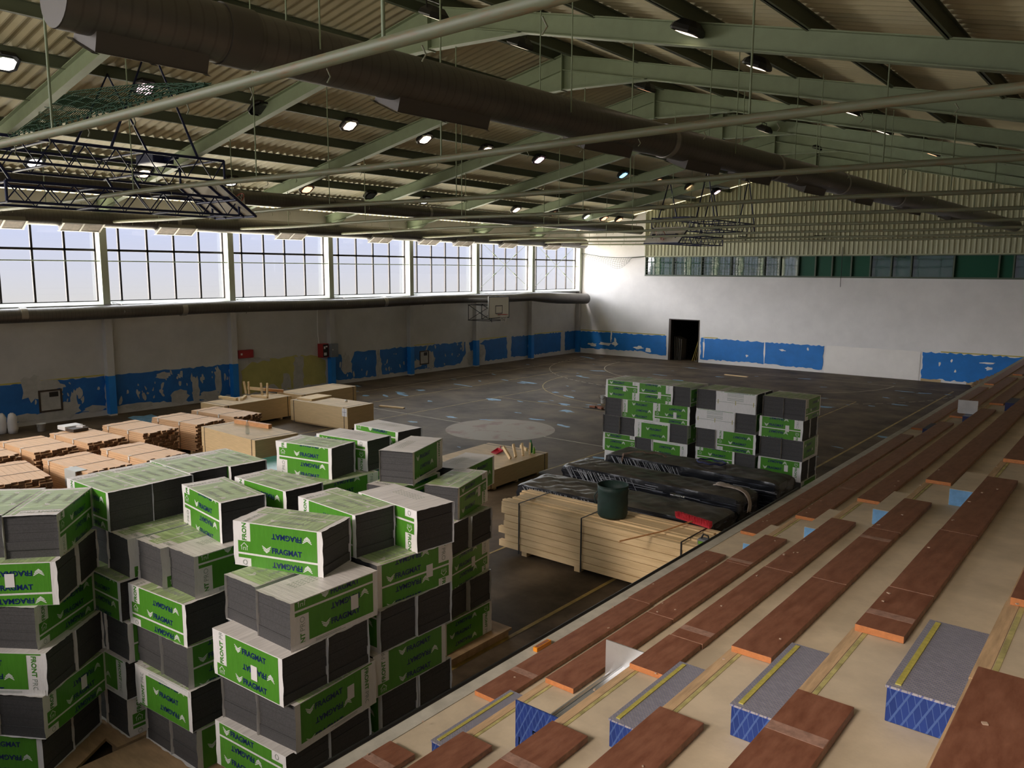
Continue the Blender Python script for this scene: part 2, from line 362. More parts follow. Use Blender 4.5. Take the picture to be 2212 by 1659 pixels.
PN = [0]
def lift(b, n):
    """each brushed patch lies a hair above the one before it"""
    PN[0] += 1; d = .00006*PN[0]; ax = 0 if b.v[-1][0] < .05 else 1
    for i in range(len(b.v)-n, len(b.v)): v = list(b.v[i]); v[ax] += d if ax == 0 else -d; b.v[i] = tuple(v)
def patch(b, fn, pts, m, step=.14, amp=.04):
    q = [fn(*p) for p in ragged(pts, step, amp)]; b.poly3(q, m); lift(b, len(q))
def build_wall_left():
    b = MB(); b.box(-.25, 0, YN, YE, 0, 4.12); b.box(-.25, 0, YN, YE, 7.15, rtop(0)+.2)
    for k in range(-3, 7): b.box(-.25, 0, max(YN, YC(k)-.13), min(YE, YC(k)+.13), 4.12, 7.15)
    f1 = lambda y, z: (.006, y, z); f2 = lambda y, z: (.010, y, z)
    YL, BL, PU, OL = 3, 1, 2, 4
    patch(b, f1, [(YN, .14), (11.4, .2), (11.4, 1.455), (YN, 1.46)], BL)
    patch(b, f1, [(11.72, .28), (13, .3), (14.9, .1), (16.42, .16), (16.42, 1.43), (11.72, 1.45)], BL)
    patch(b, f1, [(16.95, .12), (21.3, .15), (21.3, 1.2), (20.5, 1.5), (19.2, 1.52), (17.6, 1.5), (16.95, 1.1)], OL, .2, .06)
    for p in ([(19.5, .1), (20.05, .1), (20.1, 1.45), (19.6, 1.5)], [(18.9, .1), (19.4, .1), (19.3, .75), (19.0, .8)], [(17.9, .12), (18.8, .12), (18.5, .4), (18.0, .35)], [(17.3, 1.4), (18.4, 1.42), (18.3, 1.6), (17.3, 1.6)]): patch(b, f2, p, PU, .15, .05)
    patch(b, f1, [(21.75, .22), (24.35, .16), (24.35, 1.42), (23.0, 1.45), (22.75, .95), (22.25, 1.05), (22.2, 1.38), (21.75, 1.4)], BL)
    patch(b, f1, [(24.72, .2), (26.42, .2), (26.42, 1.46), (24.6, 1.43)], BL)
    patch(b, f1, [(26.7, .25), (28.05, .2), (28.2, .95), (28.3, .2), (30.35, .24), (30.85, .8), (30.8, 1.42), (26.7, 1.4)], BL)
    patch(b, f1, [(31.1, 1.35), (31.4, .2), (31.45, 1.45)], BL, .1, .03)
    patch(b, f1, [(32.0, 1.24), (32.45, 1.41), (34.37, 1.43), (34.45, .22), (32.45, .2), (32.5, .85)], BL)
    patch(b, f1, [(34.82, 1.45), (36.4, 1.44), (36.4, .2), (34.77, .27)], BL)
    patch(b, f1, [(36.72, 1.47), (39.82, 1.42), (39.79, .22), (36.72, .22)], BL)
    patch(b, f1, [(40.27, 1.45), (41.5, 1.45), (41.5, .25), (40.25, .25)], BL)
    for y0, y1 in ((5, 11.4), (31.8, 34.4), (36.7, 40), (26.7, 28.4)): b.box(0, .007, y0, y1, 1.465, 1.51, YL)
    for a in ((9.0, 1.25, .38, .42), (9.5, 1.28, .5, .2), (10.05, .4, .42, .3), (10.5, .95, .1, .22), (11.0, .3, .4, .12), (10.3, .65, .12, .38), (8.7, .28, .4, .14), (9.5, .25, .6, .14), (12.6, .2, .5, .14), (14.2, .35, .4, .3), (14.9, .5, .16, .6), (13.6, 1.25, .3, .12), (15.9, .8, .14, .55), (15.5, .25, .5, .2), (22.5, .9, .3, .5), (24.5, .8, .14, .7), (28.1, .6, .3, .5), (27.1, .5, .3, .2), (30.6, 1.3, .1, .25), (31.2, .5, .3, .4), (32.2, .8, .2, .4)):
        b.poly3([f2(*p) for p in blob(*a, n=18, amp=.22)], PU); lift(b, 18)
    rnd = random.Random(5)
    for k in range(110):
        y = rnd.choice((rnd.uniform(9, 11.3), rnd.uniform(11.8, 16.4), rnd.uniform(12.5, 16), rnd.uniform(21.8, 26.3), rnd.uniform(26.7, 30.8)))
        s_ = rnd.uniform(.02, .065); b.poly3([f2(*p) for p in blob(y, rnd.uniform(.3, 1.35), s_, s_*rnd.uniform(1, 3), 8, .4, jit(.4))], PU); lift(b, 8)
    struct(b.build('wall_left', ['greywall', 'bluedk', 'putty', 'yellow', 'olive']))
build_wall_left()
def build_wall_end():
    b = MB(); y0, y1 = YE, YE+.3; rt = lambda x: rtop(x)+.2
    b.prism([(0, 0), (6.64, 0), (6.64, 2.49), (8.63, 2.49), (8.63, 0), (XR, 0), (XR, 5.05), (4.93, 5.05), (4.93, rt(4.93)), (0, rt(0))], 1, y0, y1)
    b.prism([(4.93, 6.2), (XR, 6.2), (XR, rt(XR)), (RX, rt(RX)), (4.93, rt(4.93))], 1, y0+.05, y1)
    f1 = lambda x, z: (x, YE-.006, z); f2 = lambda x, z: (x, YE-.010, z)
    patch(b, f1, [(.12, .33), (3, .36), (4.8, .42), (5.6, .28), (6.5, .25), (6.5, 1.44), (.12, 1.42)], 1)
    patch(b, f1, [(8.75, .2), (12, .24), (15.78, .16), (15.85, 1.43), (8.75, 1.45)], 1)
    patch(b, f1, [(20.6, .14), (25, .1), (25, 1.46), (20.6, 1.44)], 1, .12, .05)
    patch(b, f1, [(15.9, .02), (20.5, .02), (20.52, 1.44), (18.2, 1.47), (15.95, 1.45)], 5, .3, .02)
    for x0, x1 in ((.2, 6.4), (8.9, 9.8), (21.4, 25)): b.box(x0, x1, YE-.007, YE, 1.47, 1.52, 3)
    for x0, x1 in ((20.6, 21.5), (22.6, 24.5)): b.box(x0, x1, YE-.012, YE, 0, .13, 4)
    for a in ((1.2, .6, .3, .12), (2.1, .7, .5, .1), (2.9, .75, .2, .1), (2.6, 1.2, .06, .3), (2.9, .9, .08, .3), (4.6, .6, .3, .1), (5.3, .5, .2, .12), (8.95, .8, .06, .6), (12.6, .8, .04, .6), (13.6, 1.05, .18, .05), (11.6, .6, .08, .06), (15, 1.2, .05, .08), (23.4, 1.1, .3, .05), (23.5, .85, .15, .1), (21.4, .9, .05, .1), (22.1, .6, .05, .08), (21.9, 1.1, .04, .1)):
        b.poly3([f2(*p) for p in blob(*a, n=12, amp=.4)], 2); lift(b, 12)
    struct(b.build('wall_end', ['whitewall', 'blue', 'plaster', 'yellow', 'beige', 'plaster']))
    # ribbed cladding of the gable
    c = MB(); xs = []; x = 4.95; i = 0
    while x < XR: xs.append((x, YE-.02 if i % 4 in (0, 3) else YE-.055)); x += (.06, .02, .06, .09)[i % 4]*1.0; i += 1
    vs = [(x, y, 6.2) for x, y in xs]+[(x, y, rtop(x)+.2) for x, y in xs]; n = len(xs)
    c.add(vs, [(k, k+1, n+k+1, n+k) for k in range(n-1)])
    c.box(4.88, 4.95, YE-.07, YE, 6.2, rtop(4.9)+.1); c.box(4.88, XR, YE-.08, YE, 6.17, 6.23)
    struct(c.build('trim_1', 'clad'), 'ribbed yellow green cladding on far gable')
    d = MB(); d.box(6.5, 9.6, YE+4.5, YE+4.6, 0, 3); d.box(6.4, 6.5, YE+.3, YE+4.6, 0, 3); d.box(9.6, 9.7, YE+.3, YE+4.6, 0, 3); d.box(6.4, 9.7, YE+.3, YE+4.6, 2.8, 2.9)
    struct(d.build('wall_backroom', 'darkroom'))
    e = MB(); e.box(6.64, 6.78, YE-.02, YE+.3, 0, 2.49); e.box(8.58, 8.63, YE-.02, YE+.3, 0, 2.49); e.box(6.64, 8.63, YE-.02, YE+.3, 2.44, 2.49)
    struct(e.build('door_1', 'dkwood'), 'open doorway with dark frame')
build_wall_end()
def build_other_walls():
    b = MB(); y0, y1 = YN-.3, YN; rt = lambda x: rtop(x)+.2
    b.box(-.25, XR, y0, y1, 0, 4.6); b.box(24, XR, y0, y1, 4.6, 5.3); b.prism([(-.25, 4.6), (1.5, 4.6), (1.5, rt(1.5)), (-.25, rt(0))], 1, y0, y1)
    b.prism([(31, 5.3), (XR, 5.3), (XR, rt(XR)), (31, rt(31))], 1, y0, y1)
    b.prism([(1.5, 7.9), (RX, 10.2), (31, 7.5), (31, rt(31)), (RX, rt(RX)), (1.5, rt(1.5))], 1, y0, y1)
    struct(b.build('wall_near', 'grey'))
    c = MB(); c.box(XR, XR+.3, YN, YE, 0, rtop(XR)+.2); struct(c.build('wall_right', 'grey'))
    g = MB()
    for x in range(2, 31, 2): g.box(x-.03, x+.03, YN-.2, YN-.12, 3.6 if x < 24 else 5.3, 7.9+min(.152*(x-1.5), .188*(31-x)-.4))
    g.box(1.5, 31, YN-.2, YN-.12, 5.8, 5.88); w = struct(g.build('window_9', 'mull'), 'unseen near gable window shaped for the sun')  # unseen opening, outline set to shape the sun beam
    p = MB(); p.prism([(1.5, 4.6), (24, 4.6), (24, 5.3), (31, 5.3), (31, 7.5), (RX, 10.2), (1.5, 7.9)], 1, YN-.17, YN-.165); p.build('pane', 'panedim', w)
build_other_walls()
def build_roof():
    rnd = random.Random(11); b = MB(); ys = []; y = YN-.2; i = 0
    while y < YE+.4: ys.append((y, 0 if i % 4 in (0, 3) else .045)); y += (.10, .035, .10, .035)[i % 4]; i += 1
    n = len(ys)
    for x0, x1 in ((-.4, RX), (RX, XR+.4)):
        z0 = (RZ-SL*(RX-x0) if x0 < RX else RZ)+.26; z1 = (RZ if x1 <= RX+.01 else RZ-SR*(x1-RX))+.26
        vs = [(x0, q, z0+h) for q, h in ys]+[(x1, q, z1+h) for q, h in ys]
        b.add(vs, [(k, k+1, n+k+1, n+k) for k in range(n-1)])
    b.box(-.4, RX, YN-.3, YE+.4, RZ+.5, RZ+.55) if False else None
    struct(b.build('ceiling', 'sheet'))
    # purlins
    xl = [16.3-2.05*k for k in range(8)]; xr = [16.9+2*k for k in range(9)]
    for x in xl+xr:
        p = MB(); z = rtop(x); s = -1 if x < RX else 1
        p.box(x-.012, x+.012, YN, YE, z-.02, z+.25); p.box(x-.05, x+.05, YN, YE, z-.02, z+.0); p.box(x-.05, x+.05, YN, YE, z+.23, z+.25)
        struct(p.build('purlin', 'purlin'), 'shade darkened green purlin under the roof sheets')
    # rafters
    for k in range(-3, 7):
        y = YC(k); p = MB(); y_ = min(y, YE-.14)
        for (xa, xb, sl) in ((0, RX, SL), (RX, XR, -SR)):
            za, zb = rtop(xa), rtop(xb); h = .38
            p.prism([(xa, za), (xb, zb), (xb, zb-h), (xa, za-h)], 1, y_-.008, y_+.008)
            for o in (0, -h): p.prism([(xa, za+o), (xb, zb+o), (xb, zb+o-.02), (xa, za+o-.02)], 1, y_-.1, y_+.1)
        q = 2.6
        p.prism([(RX-q, rtop(RX-q)-.37), (RX, RZ-.37), (RX+q, rtop(RX+q)-.37), (RX, RZ-.9)], 1, y_-.008, y_+.008)
        for s in (-1, 1): p.prism([(RX+s*q, rtop(RX+s*q)-.37), (RX, RZ-.88), (RX, RZ-.91), (RX+s*q, rtop(RX+s*q)-.40)], 1, y_-.1, y_+.1)
        p.box(RX-.015, RX+.015, y_-.13, y_+.13, RZ-.93, RZ+.02)
        p.prism([(0, 7.33), (1.5, 7.6), (0, 6.75)], 1, y_-.008, y_+.008)
        if k < 6: struct(p.build('roof_rafter', 'steel'), 'pale green roof rafter')
        c = MB(); c.box(.0, .28, y_-.125, y_+.125, 4.05, 7.35)
        c.box(.0, .26, y_-.125, y_+.125, 0, 4.05, 1); c.box(-.002, .265, y_-.128, y_+.128, .06, 1.455, 2)
        struct(c.build('steel_column', ['column', 'greywall', 'blue']), 'column on the window wall, blue at its foot')
build_roof()
def build_windows():
    for i, k in enumerate(range(-3, 6)):
        y0, y1 = YC(k)+.13, YC(k+1)-.13; y0 = max(y0, YN)
        f = MB(); x0, x1 = -.14, -.06
        for y in [YC(k)+o for o in (.7, 1.75, 2.79, 3.83)]:
            if y > y0: f.box(x0, x1, y-.035, y+.035, 4.12, 7.15)
        f.box(x0, x1, y0, y1, 5.92, 6.0); f.box(x0, x1, y0, y1, 4.12, 4.17); f.box(x0, x1, y0, y1, 7.1, 7.15)
        f.box(x0, x1, y0, y0+.05, 4.12, 7.15); f.box(x0, x1, y1-.05, y1, 4.12, 7.15)
        w = struct(f.build('window_%d' % (i+1) if i < 8 else 'window_10', 'mull'))
        p = MB(); p.box(-.105, -.1, y0, y1, 4.12, 7.15); p.build('pane', 'pane', w)
    s = MB()
    for k in range(-3, 6): s.prism([(-.05, 4.05), (.34, 3.98), (.34, 4.04), (-.05, 4.14)], 1, max(YC(k)+.13, YN), YC(k+1)-.13)
    struct(s.build('trim_2', 'sill'), 'pale window sill')
    r = MB(); r.tube([(.2, YN, 5.57), (.2, YE-.1, 5.57)], .022, 6); struct(r.build('trim_3', 'steel'), 'thin pipe across the windows')
    for k in (4, 5):
        c = MB(); y0, y1 = YC(k)+.2, YC(k+1)-.2
        for (za, zb) in ((4.25, 7.0), (7.0, 4.25)):
            c.tube([(.12, y0, za), (.12, y1, zb)], .011, 5)
            for t in (.3, .7): c.tube([(.12, y0+(y1-y0)*(t-.03), za+(zb-za)*(t-.03)), (.12, y0+(y1-y0)*(t+.03), za+(zb-za)*(t+.03))], .03, 6)
        struct(c.build('cross_bracing', 'steel'), 'crossed tie rods with turnbuckles in front of window')
    # gallery window strip of the far wall
    gx = [4.94, 6.76, 8.61, 10.42, 12.34, 13.22, 14.21, 15.13, 15.99, 16.95, 17.88, 18.87, 19.79, 21.66, 23.53, 24.12, 26, 28, 30, 32, XR]; w = MB()
    w.box(4.9, XR, YE-.05, YE+.1, 5.02, 5.1); w.box(4.9, XR, YE-.05, YE+.1, 6.13, 6.2)
    for x in (4.94, 6.76, 8.61, 10.42, 12.34, 13.22, 14.21, 15.13, 15.99, 16.95, 17.88, 18.87, 19.79, 21.66, 23.53, 24.12, 26, 28, 30, 32): w.box(x-.035, x+.035, YE-.03, YE+.1, 5.05, 6.2)
    o = struct(w.build('window_11', 'galframe'), 'green glazed gallery strip high on the far wall'); [MB().box(gx[i], gx[i+1], YE+.1, YE+.14, 5.05, 6.2).build('pane', 'greenboard' if i in (6, 7, 8, 9, 13, 14, 16, 18) else 'greenglass', o) for i in range(20)]
    m = MB()      # wire mesh guard over the left bays
    for x in [4.95+.16*i for i in range(52)]: m.box(x-.006, x+.006, YE-.05, YE-.04, 5.08, 6.15)
    for z in [5.1+.16*i for i in range(7)]: m.box(4.95, 13.2, YE-.05, YE-.04, z-.006, z+.006)
    m.build('wire_guard', 'galframe', o)
build_windows()

# ------------------------------------------------------------------ bleachers
TX = lambda k: 25.07+.8*k
TZ = lambda k: 1.523+.395*k
NT = 10
AIS = [(2.45, 3.46), (8.21, 9.3), (18.5, 19.5), (28.7, 29.7)]
def build_bleachers():
    b = MB(); prof = [(24.93, 0), (24.93, TZ(0))]
    for k in range(NT): prof += [(TX(k+1), TZ(k)), (TX(k+1), TZ(k+1))]
    prof[-1] = (TX(NT), TZ(NT-1)+.02); prof += [(XR, TZ(NT-1)+.02), (XR, 0)]
    b.prism(prof, 1, YN, YE)
    b.box(24.90, 25.04, YN, YE, TZ(0)-.03, TZ(0)+.006, 1)
    for (y0, y1) in AIS:
        for k in range(1, 8):
            b.box(TX(k)-.012, TX(k)+.055, y0-.05, y1+.05, TZ(k)-.02, TZ(k)+.004, 2); b.box(TX(k)+.06, TX(k)+.085, y0-.05, y1+.05, TZ(k)-.01, TZ(k)+.003, 3)
    for k in range(1, 8): b.box(TX(k)-.008, TX(k)+.02, YN, YE, TZ(k)-.03, TZ(k)+.002, 2)
    struct(b.build('bleacher_tiers', ['cream', 'curb', 'edgewood', 'glue']), 'cream concrete spectator tiers')
    r = MB(); r.tube([(24.88, YN, 1.53), (24.88, 12.3, 1.53)], .022, 8)
    struct(r.build('trim_4', 'black'), 'black rail along the front of the tiers')
build_bleachers()
ROWS = ['front', 'second', 'third', 'fourth', 'fifth', 'sixth', 'seventh', 'eighth']
SECT = [(YN+.1, 2.45), (3.46, 8.21), (9.3, 18.5), (19.5, 28.7), (29.7, 40.6)]
SNAME = ['below the nearest step aisle', 'between the first and second step aisles', 'between the second and third step aisles', 'beyond the third step aisle', 'beside the far wall']
CUTS = {(0,1): [6.15], (1,1): [5.16, 7.0], (2,1): [4.1, 6.1], (3,1): [5.1, 6.83], (4,1): [4.25, 5.87], (5,1): [5.6],
        (0,2): [11.55, 13.5, 15.45, 17.35], (1,2): [12.4, 14.46, 16.53], (2,2): [11.63, 13.64, 15.83], (3,2): [12.6, 14.69, 16.6], (4,2): [12.2, 14.3, 16.4],
        (3,0): [.3], (2,0): [.6], (4,0): [-.4]}
STRIPS = {(1,1): [7.1], (2,1): [4.3], (3,1): [6.5], (4,1): [3.73], (0,1): [4.0], (4,0): [2.03], (2,0): [1.95], (0,0): [2.2], (1,2): [11.2]}
ORD = ['first', 'second', 'third', 'fourth', 'fifth', 'sixth']
def build_planks():
    for s, (ya, yb) in enumerate(SECT):
        for k in range(0, 7):
            cuts = CUTS.get((k, s), [ya+(yb-ya)*t for t in ((.5,) if s == 1 else (.25, .5, .75) if s > 1 else ())])
            ed = [ya]+cuts+[yb]
            for i in range(len(ed)-1):
                y0, y1 = ed[i]+.004*(i > 0), ed[i+1]-.004*(i < len(ed)-2)
                z = TZ(k)+.003; x = TX(k)+.012; b = MB()
                dx = jit(.008); b.box(x+dx, x+.285+dx, y0, y1, z, z+.045)
                for f in range(6): b.m[f] = 0
                b.m[2] = 1 if i == 0 else 2; b.m[3] = 1 if i == len(ed)-2 else 2
                b.m[0] = b.m[1] = 2
                for ys in STRIPS.get((k, s), []):
                    if y0 < ys < y1: b.box(x+dx+.003, x+.282+dx, ys-.045, ys+.045, z+.04, z+.0462, 3)
                o = b.build('bench_board', ['plank', 'plankend', 'plankend2', 'wornstrip'], loc=(x, (y0+y1)/2, z), bevel=.004)
                pos = 'only' if len(ed) == 2 else ORD[i]
                tag(o, 'brown bench board, %s row up, %s board %s' % (ROWS[k], pos, SNAME[s]), 'bench board', 'brown boards along the spectator tiers')
M['plankend2'] = mat('worn board edge', (.24, .12, .07), .6, var=.3, vscale=14)
build_planks()
def build_steps():
    y0, y1 = 2.5, 3.47
    for k in (0, 2, 3, 4):
        x1 = TX(k+1)-.012; x0 = x1-.36; z0 = TZ(k)+.002; z1 = TZ(k)+.195
        t = thing('aisle_step', 'blue and grey tread plate step with yellow stripe, %s in the near aisle' % {0: 'lowest', 2: 'second', 3: 'third', 4: 'topmost'}[k], 'step', ((x0+x1)/2, 3, z0), 'tread plate steps in the near aisle')
        b = MB(); b.box(x0, x1, y0, y1, z0, z1-.012); b.build('riser_box', 'stepblue', t, bevel=.004)
        b = MB(); b.box(x0-.006, x1, y0-.006, y1, z1-.012, z1); b.build('tread', 'stepgrey', t)
        b = MB(); b.box(x0+.03, x0+.058, y0+.03, y1-.03, z1, z1+.006); b.build('nosing_stripe', 'stepyellow', t)
    k = 1; x1 = TX(2)-.02; x0 = x1-.37; z0 = TZ(1)+.002; z1 = z0+.2; ya, yb = 2.6, 3.8
    t = thing('open_step_shell', 'upturned step shell showing bare silver metal inside, blue tread plate outside', 'step', ((x0+x1)/2, 3.2, z0))
    b = MB(); b.box(x0-.03, x1, ya, ya+.012, z0, z0+.36); b.build('end_plate', 'stepblue', t)
    b = MB(); b.box(x0-.03, x1, yb, yb+.012, z0, z0+.37); b.build('end_plate', 'silver', t)
    b = MB(); b.box(x0+.13, x1, ya, yb, z0+.175, z0+.185); b.box(x0+.125, x0+.135, ya, yb, z0+.10, z0+.185); b.box(x1-.01, x1, ya, yb, z0+.185, z0+.33); b.build('tray', 'silver', t)
    b = MB(); b.box(x0, x0+.01, ya, yb, z0, z0+.09); b.build('lip', 'silver', t)
    for k in range(0, 5):
        x1 = TX(k+1)-.012; x0 = x1-.36; z0 = TZ(k)+.002
        t = thing('aisle_step', 'cream step with pale blue end, %s up the second aisle' % ['lowest', 'second', 'third', 'fourth', 'fifth'][k], 'step', ((x0+x1)/2, 8.9, z0), 'pale blue ended steps in the second aisle')
        b = MB(); b.box(x0, x1, 8.42, 9.42, z0, z0+.19); b.build('step_block', 'cream', t)
        b = MB(); b.box(x0+.005, x1-.002, 8.412, 8.42, z0, z0+.185); b.build('painted_end', 'paleblue', t)
    for k in range(0, 4):
        x1 = TX(k+1)-.012; x0 = x1-.36; z0 = TZ(k)+.002
        t = tag(MB().box(x0, x1, 18.7, 19.6, z0, z0+.19).build('aisle_step', 'navy', loc=((x0+x1)/2, 19.1, z0)), 'navy blue step, %s up the third aisle' % ORD[k], 'step', 'navy steps in the third aisle')
    p = MB(); p.obox((26.33, 19.05, TZ(1)+.36), (.40, .02, .30), R(4)); p.box(26.15, 26.5, 19.04, 19.3, TZ(1)+.2, TZ(1)+.215)
    tag(p.build('step_cover', 'silver', loc=(26.33, 19.1, TZ(1)+.2)), 'bare silver step cover standing on a navy step in third aisle', 'step cover')
    l = MB(); l.box(24.985, 25.035, 4.46, 4.70, TZ(0)+.008, TZ(0)+.05); l.box(24.992, 25.028, 4.48, 4.68, TZ(0)+.05, TZ(0)+.052, 1)
    tag(l.build('spirit_level', ['orange', 'brick'], loc=(25.01, 4.58, TZ(0)+.008)), 'small orange tool on the kerb beside the front bench row', 'level')
build_steps()

# ------------------------------------------------------------------ insulation packs
BW, BD, BH = 1.0, .5, .45
def text2d(s, size, spread=0.0):
    cu = bpy.data.curves.new('txt', 'FONT'); cu.body = s; cu.size = 1; cu.offset = spread; cu.resolution_u = 3; cu.fill_mode = 'FRONT'
    o = bpy.data.objects.new('txt', cu); COL.objects.link(o)
    dg = bpy.context.evaluated_depsgraph_get(); me = o.evaluated_get(dg).to_mesh(); me.calc_loop_triangles()
    vs = [(v.co.x, v.co.y) for v in me.vertices]; tr = [tuple(t.vertices) for t in me.loop_triangles]
    o.evaluated_get(dg).to_mesh_clear(); bpy.data.objects.remove(o); bpy.data.curves.remove(cu)
    x0, x1 = min(v[0] for v in vs), max(v[0] for v in vs); y0, y1 = min(v[1] for v in vs), max(v[1] for v in vs)
    k = size/(x1-x0)
    return [[((vs[i][0]-(x0+x1)/2)*k, (vs[i][1]-(y0+y1)/2)*k) for i in t] for t in tr]      # centred triangles, width = size
T_NAME = text2d('FRAGMAT', .345, .032)
T_FRONT = text2d('FRONT', .225, .03)
T_PRO = text2d('PRO', .135, -.002)
WING = [[(x0*sg, y0), (0, y1), (0, y1-.014), (x0*sg, y0-.009)] for sg in (-1, 1) for x0, y0, y1 in ((.052, .036, .006), (.046, .017, -.011), (.036, -.003, -.026))]
def rect(x0, y0, x1, y1): return [[(x0, y0), (x1, y0), (x1, y1)], [(x0, y0), (x1, y1), (x0, y1)]]
def house():
    out = []
    for a in ((-.035, -.035, -.029, .01), (.029, -.035, .035, .01), (-.015, -.035, -.009, -.005), (.009, -.035, .015, -.005), (-.015, -.009, .015, -.004)): out += rect(*a)
    out += [[(-.045, .006), (0, .045), (0, .036)], [(-.045, .006), (0, .036), (-.04, .001)], [(.045, .006), (0, .036), (0, .045)], [(.045, .006), (.04, .001), (0, .036)]]
    return out
HOUSE = house()
def tf(tris, dx, dy, rot=0, mirror=False):
    c, s = math.cos(rot), math.sin(rot)
    return [[(x*c-y*s+dx, x*s+y*c+dy) for x, y in t] for t in tris]
def clip(poly, axis, val, keep_above):
    out = []; n = len(poly)
    for i in range(n):
        a, b = poly[i], poly[(i+1) % n]; ia = (a[axis] >= val) == keep_above; ib = (b[axis] >= val) == keep_above
        if ia: out.append(a)
        if ia != ib:
            t = (val-a[axis])/(b[axis]-a[axis]); out.append((a[0]+(b[0]-a[0])*t, a[1]+(b[1]-a[1])*t))
    return out
OFFS = [0, .13, .24, .36, .47]
def pattern(off, rot, H):
    """printed film: list of (triangles, slot, depth) over u 0..1, v 0..H; slots 1 green 2 white ink 3 navy 4 green ink 5 grey ink"""
    L = []
    for base in (-1.16, -.58, 0, .58):
        q = base+off
        L += [(rect(.185, q+.010, .955, q+.57), 1, 1), (rect(.035, q+.010, .185, q+.13), 1, 1), (tf(HOUSE, .11, q+.07), 2, 2), (rect(.035, q+.535, .185, q+.57), 1, 1)]
        for i, dy in enumerate((.07, .215, .36, .505)):
            r = PI*(i % 2); sx = -1 if r else 1
            L += [(tf(T_NAME, .61, q+dy, r), 3, 2), (tf(WING, .61-sx*.235, q+dy+.004, r), 2, 2)]
        L += [(tf(T_FRONT, .112, q+.25, PI/2), 4, 2), (tf(T_PRO, .112, q+.45, PI/2), 5, 2)]
    for lo, hi in {3: [(-.1, .055)], 4: [(.385, .6)]}.get(OFFS.index(off) if off in OFFS else -1, []):
        L += [(rect(.01, lo, .99, hi), 6, 3), (rect(.25, max(lo, 0)+.018, .6, max(lo, 0)+.024), 5, 4), (rect(.25, max(lo, 0)+.032, .55, max(lo, 0)+.037), 5, 4)]
    if rot: L = [([[(1-u, H-v) for u, v in t] for t in tr], s, d) for tr, s, d in L]
    out = []
    for tr, s, d in L:
        ps = []
        for t in tr:
            p = clip(clip(t, 1, .004, True), 1, H-.004, False) if any(y < .004 or y > H-.004 for _, y in t) else t
            if len(p) >= 3: ps.append(p)
        if ps: out.append((ps, s, d))
    return out
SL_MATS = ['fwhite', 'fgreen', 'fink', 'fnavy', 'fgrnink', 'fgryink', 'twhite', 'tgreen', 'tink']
def sleeve(off, rot, top, seed):
    """film wrapped round the four long faces, open at the two board ends, with a torn overhanging rim"""
    rnd = random.Random(seed); b = MB(); t = .004; n = 24
    loop = []; hw, h = BD/2+t, BH
    for i in range(n+1): loop.append((-hw+2*hw*i/n, h+t))                     # top, front to back
    for i in range(1, n//2+1): loop.append((hw, h+t-(h+t)*i/(n//2)))
    for i in range(1, n+1): loop.append((hw-2*hw*i/n, 0.001))
    for i in range(1, n//2): loop.append((-hw, (h+t)*i/(n//2)))
    N = len(loop); e0 = [-BW/2-rnd.uniform(.004, .03) for _ in loop]; e1 = [BW/2+rnd.uniform(.004, .03) for _ in loop]
    for e in (e0, e1):
        for _ in range(2): e[:] = [(e[i-1]+e[i]*2+e[(i+1) % N])/4 for i in range(N)]
    rows = []
    for e, sgn in ((e0, -1), (None, -1), (None, 1), (e1, 1)):
        for i, (y, z) in enumerate(loop):
            x = e[i] if e else sgn*(BW/2-.02); fl = .004 if e else 0
            k = 1+fl*2; rows.append((x, y*k, z if z < .01 else z+fl*.5))
    fs = []; ms = []
    for r_ in range(3):
        for i in range(N):
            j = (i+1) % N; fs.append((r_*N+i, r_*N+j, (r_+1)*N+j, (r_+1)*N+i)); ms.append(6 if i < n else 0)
    for f, m in zip(fs, ms): pass
    base = len(b.v); b.v += rows
    for f, m in zip(fs, ms): b.f.append([base+q for q in f]); b.m.append(m); b.sm.append(False)
    for side in (-1, 1):
        for ps, s, d in pattern(off, rot, BH):
            for p in ps:
                y = side*(hw+.0015*d); q = [((u-.5)*-side, y, v) for u, v in p]
                b.add(q, [tuple(range(len(q)))], 0 if s == 6 else s)
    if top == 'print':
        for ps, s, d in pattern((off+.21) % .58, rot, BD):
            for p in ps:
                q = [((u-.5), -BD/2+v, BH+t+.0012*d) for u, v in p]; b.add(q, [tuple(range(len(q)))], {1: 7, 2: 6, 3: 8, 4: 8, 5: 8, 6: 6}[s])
    else:
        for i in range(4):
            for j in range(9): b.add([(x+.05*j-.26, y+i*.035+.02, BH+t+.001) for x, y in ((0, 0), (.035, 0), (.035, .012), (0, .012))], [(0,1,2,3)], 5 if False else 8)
    return b.mesh('film_sleeve', SL_MATS)
def core_mesh(split, seed):
    rnd = random.Random(seed); b = MB(); z = 0; n = 5 if split == 0 else 4
    for i in range(n):
        h = BH/n; dx, dy = rnd.uniform(-.006, .006), rnd.uniform(-.003, .003)
        b.box(-BW/2+.006+dx, BW/2-.006+dx, -BD/2+.002+dy, BD/2-.002+dy, z+.0015 if i else .002, z+h-.0005); z += h
    return b.mesh('foam_boards', ['foam'])
CORES = [core_mesh(i % 2, i) for i in range(4)]
SLEEVES = {}
STK = MB().box(-.045, .045, -.002, 0, -.07, .07).mesh('delivery_sticker', ['paper'])
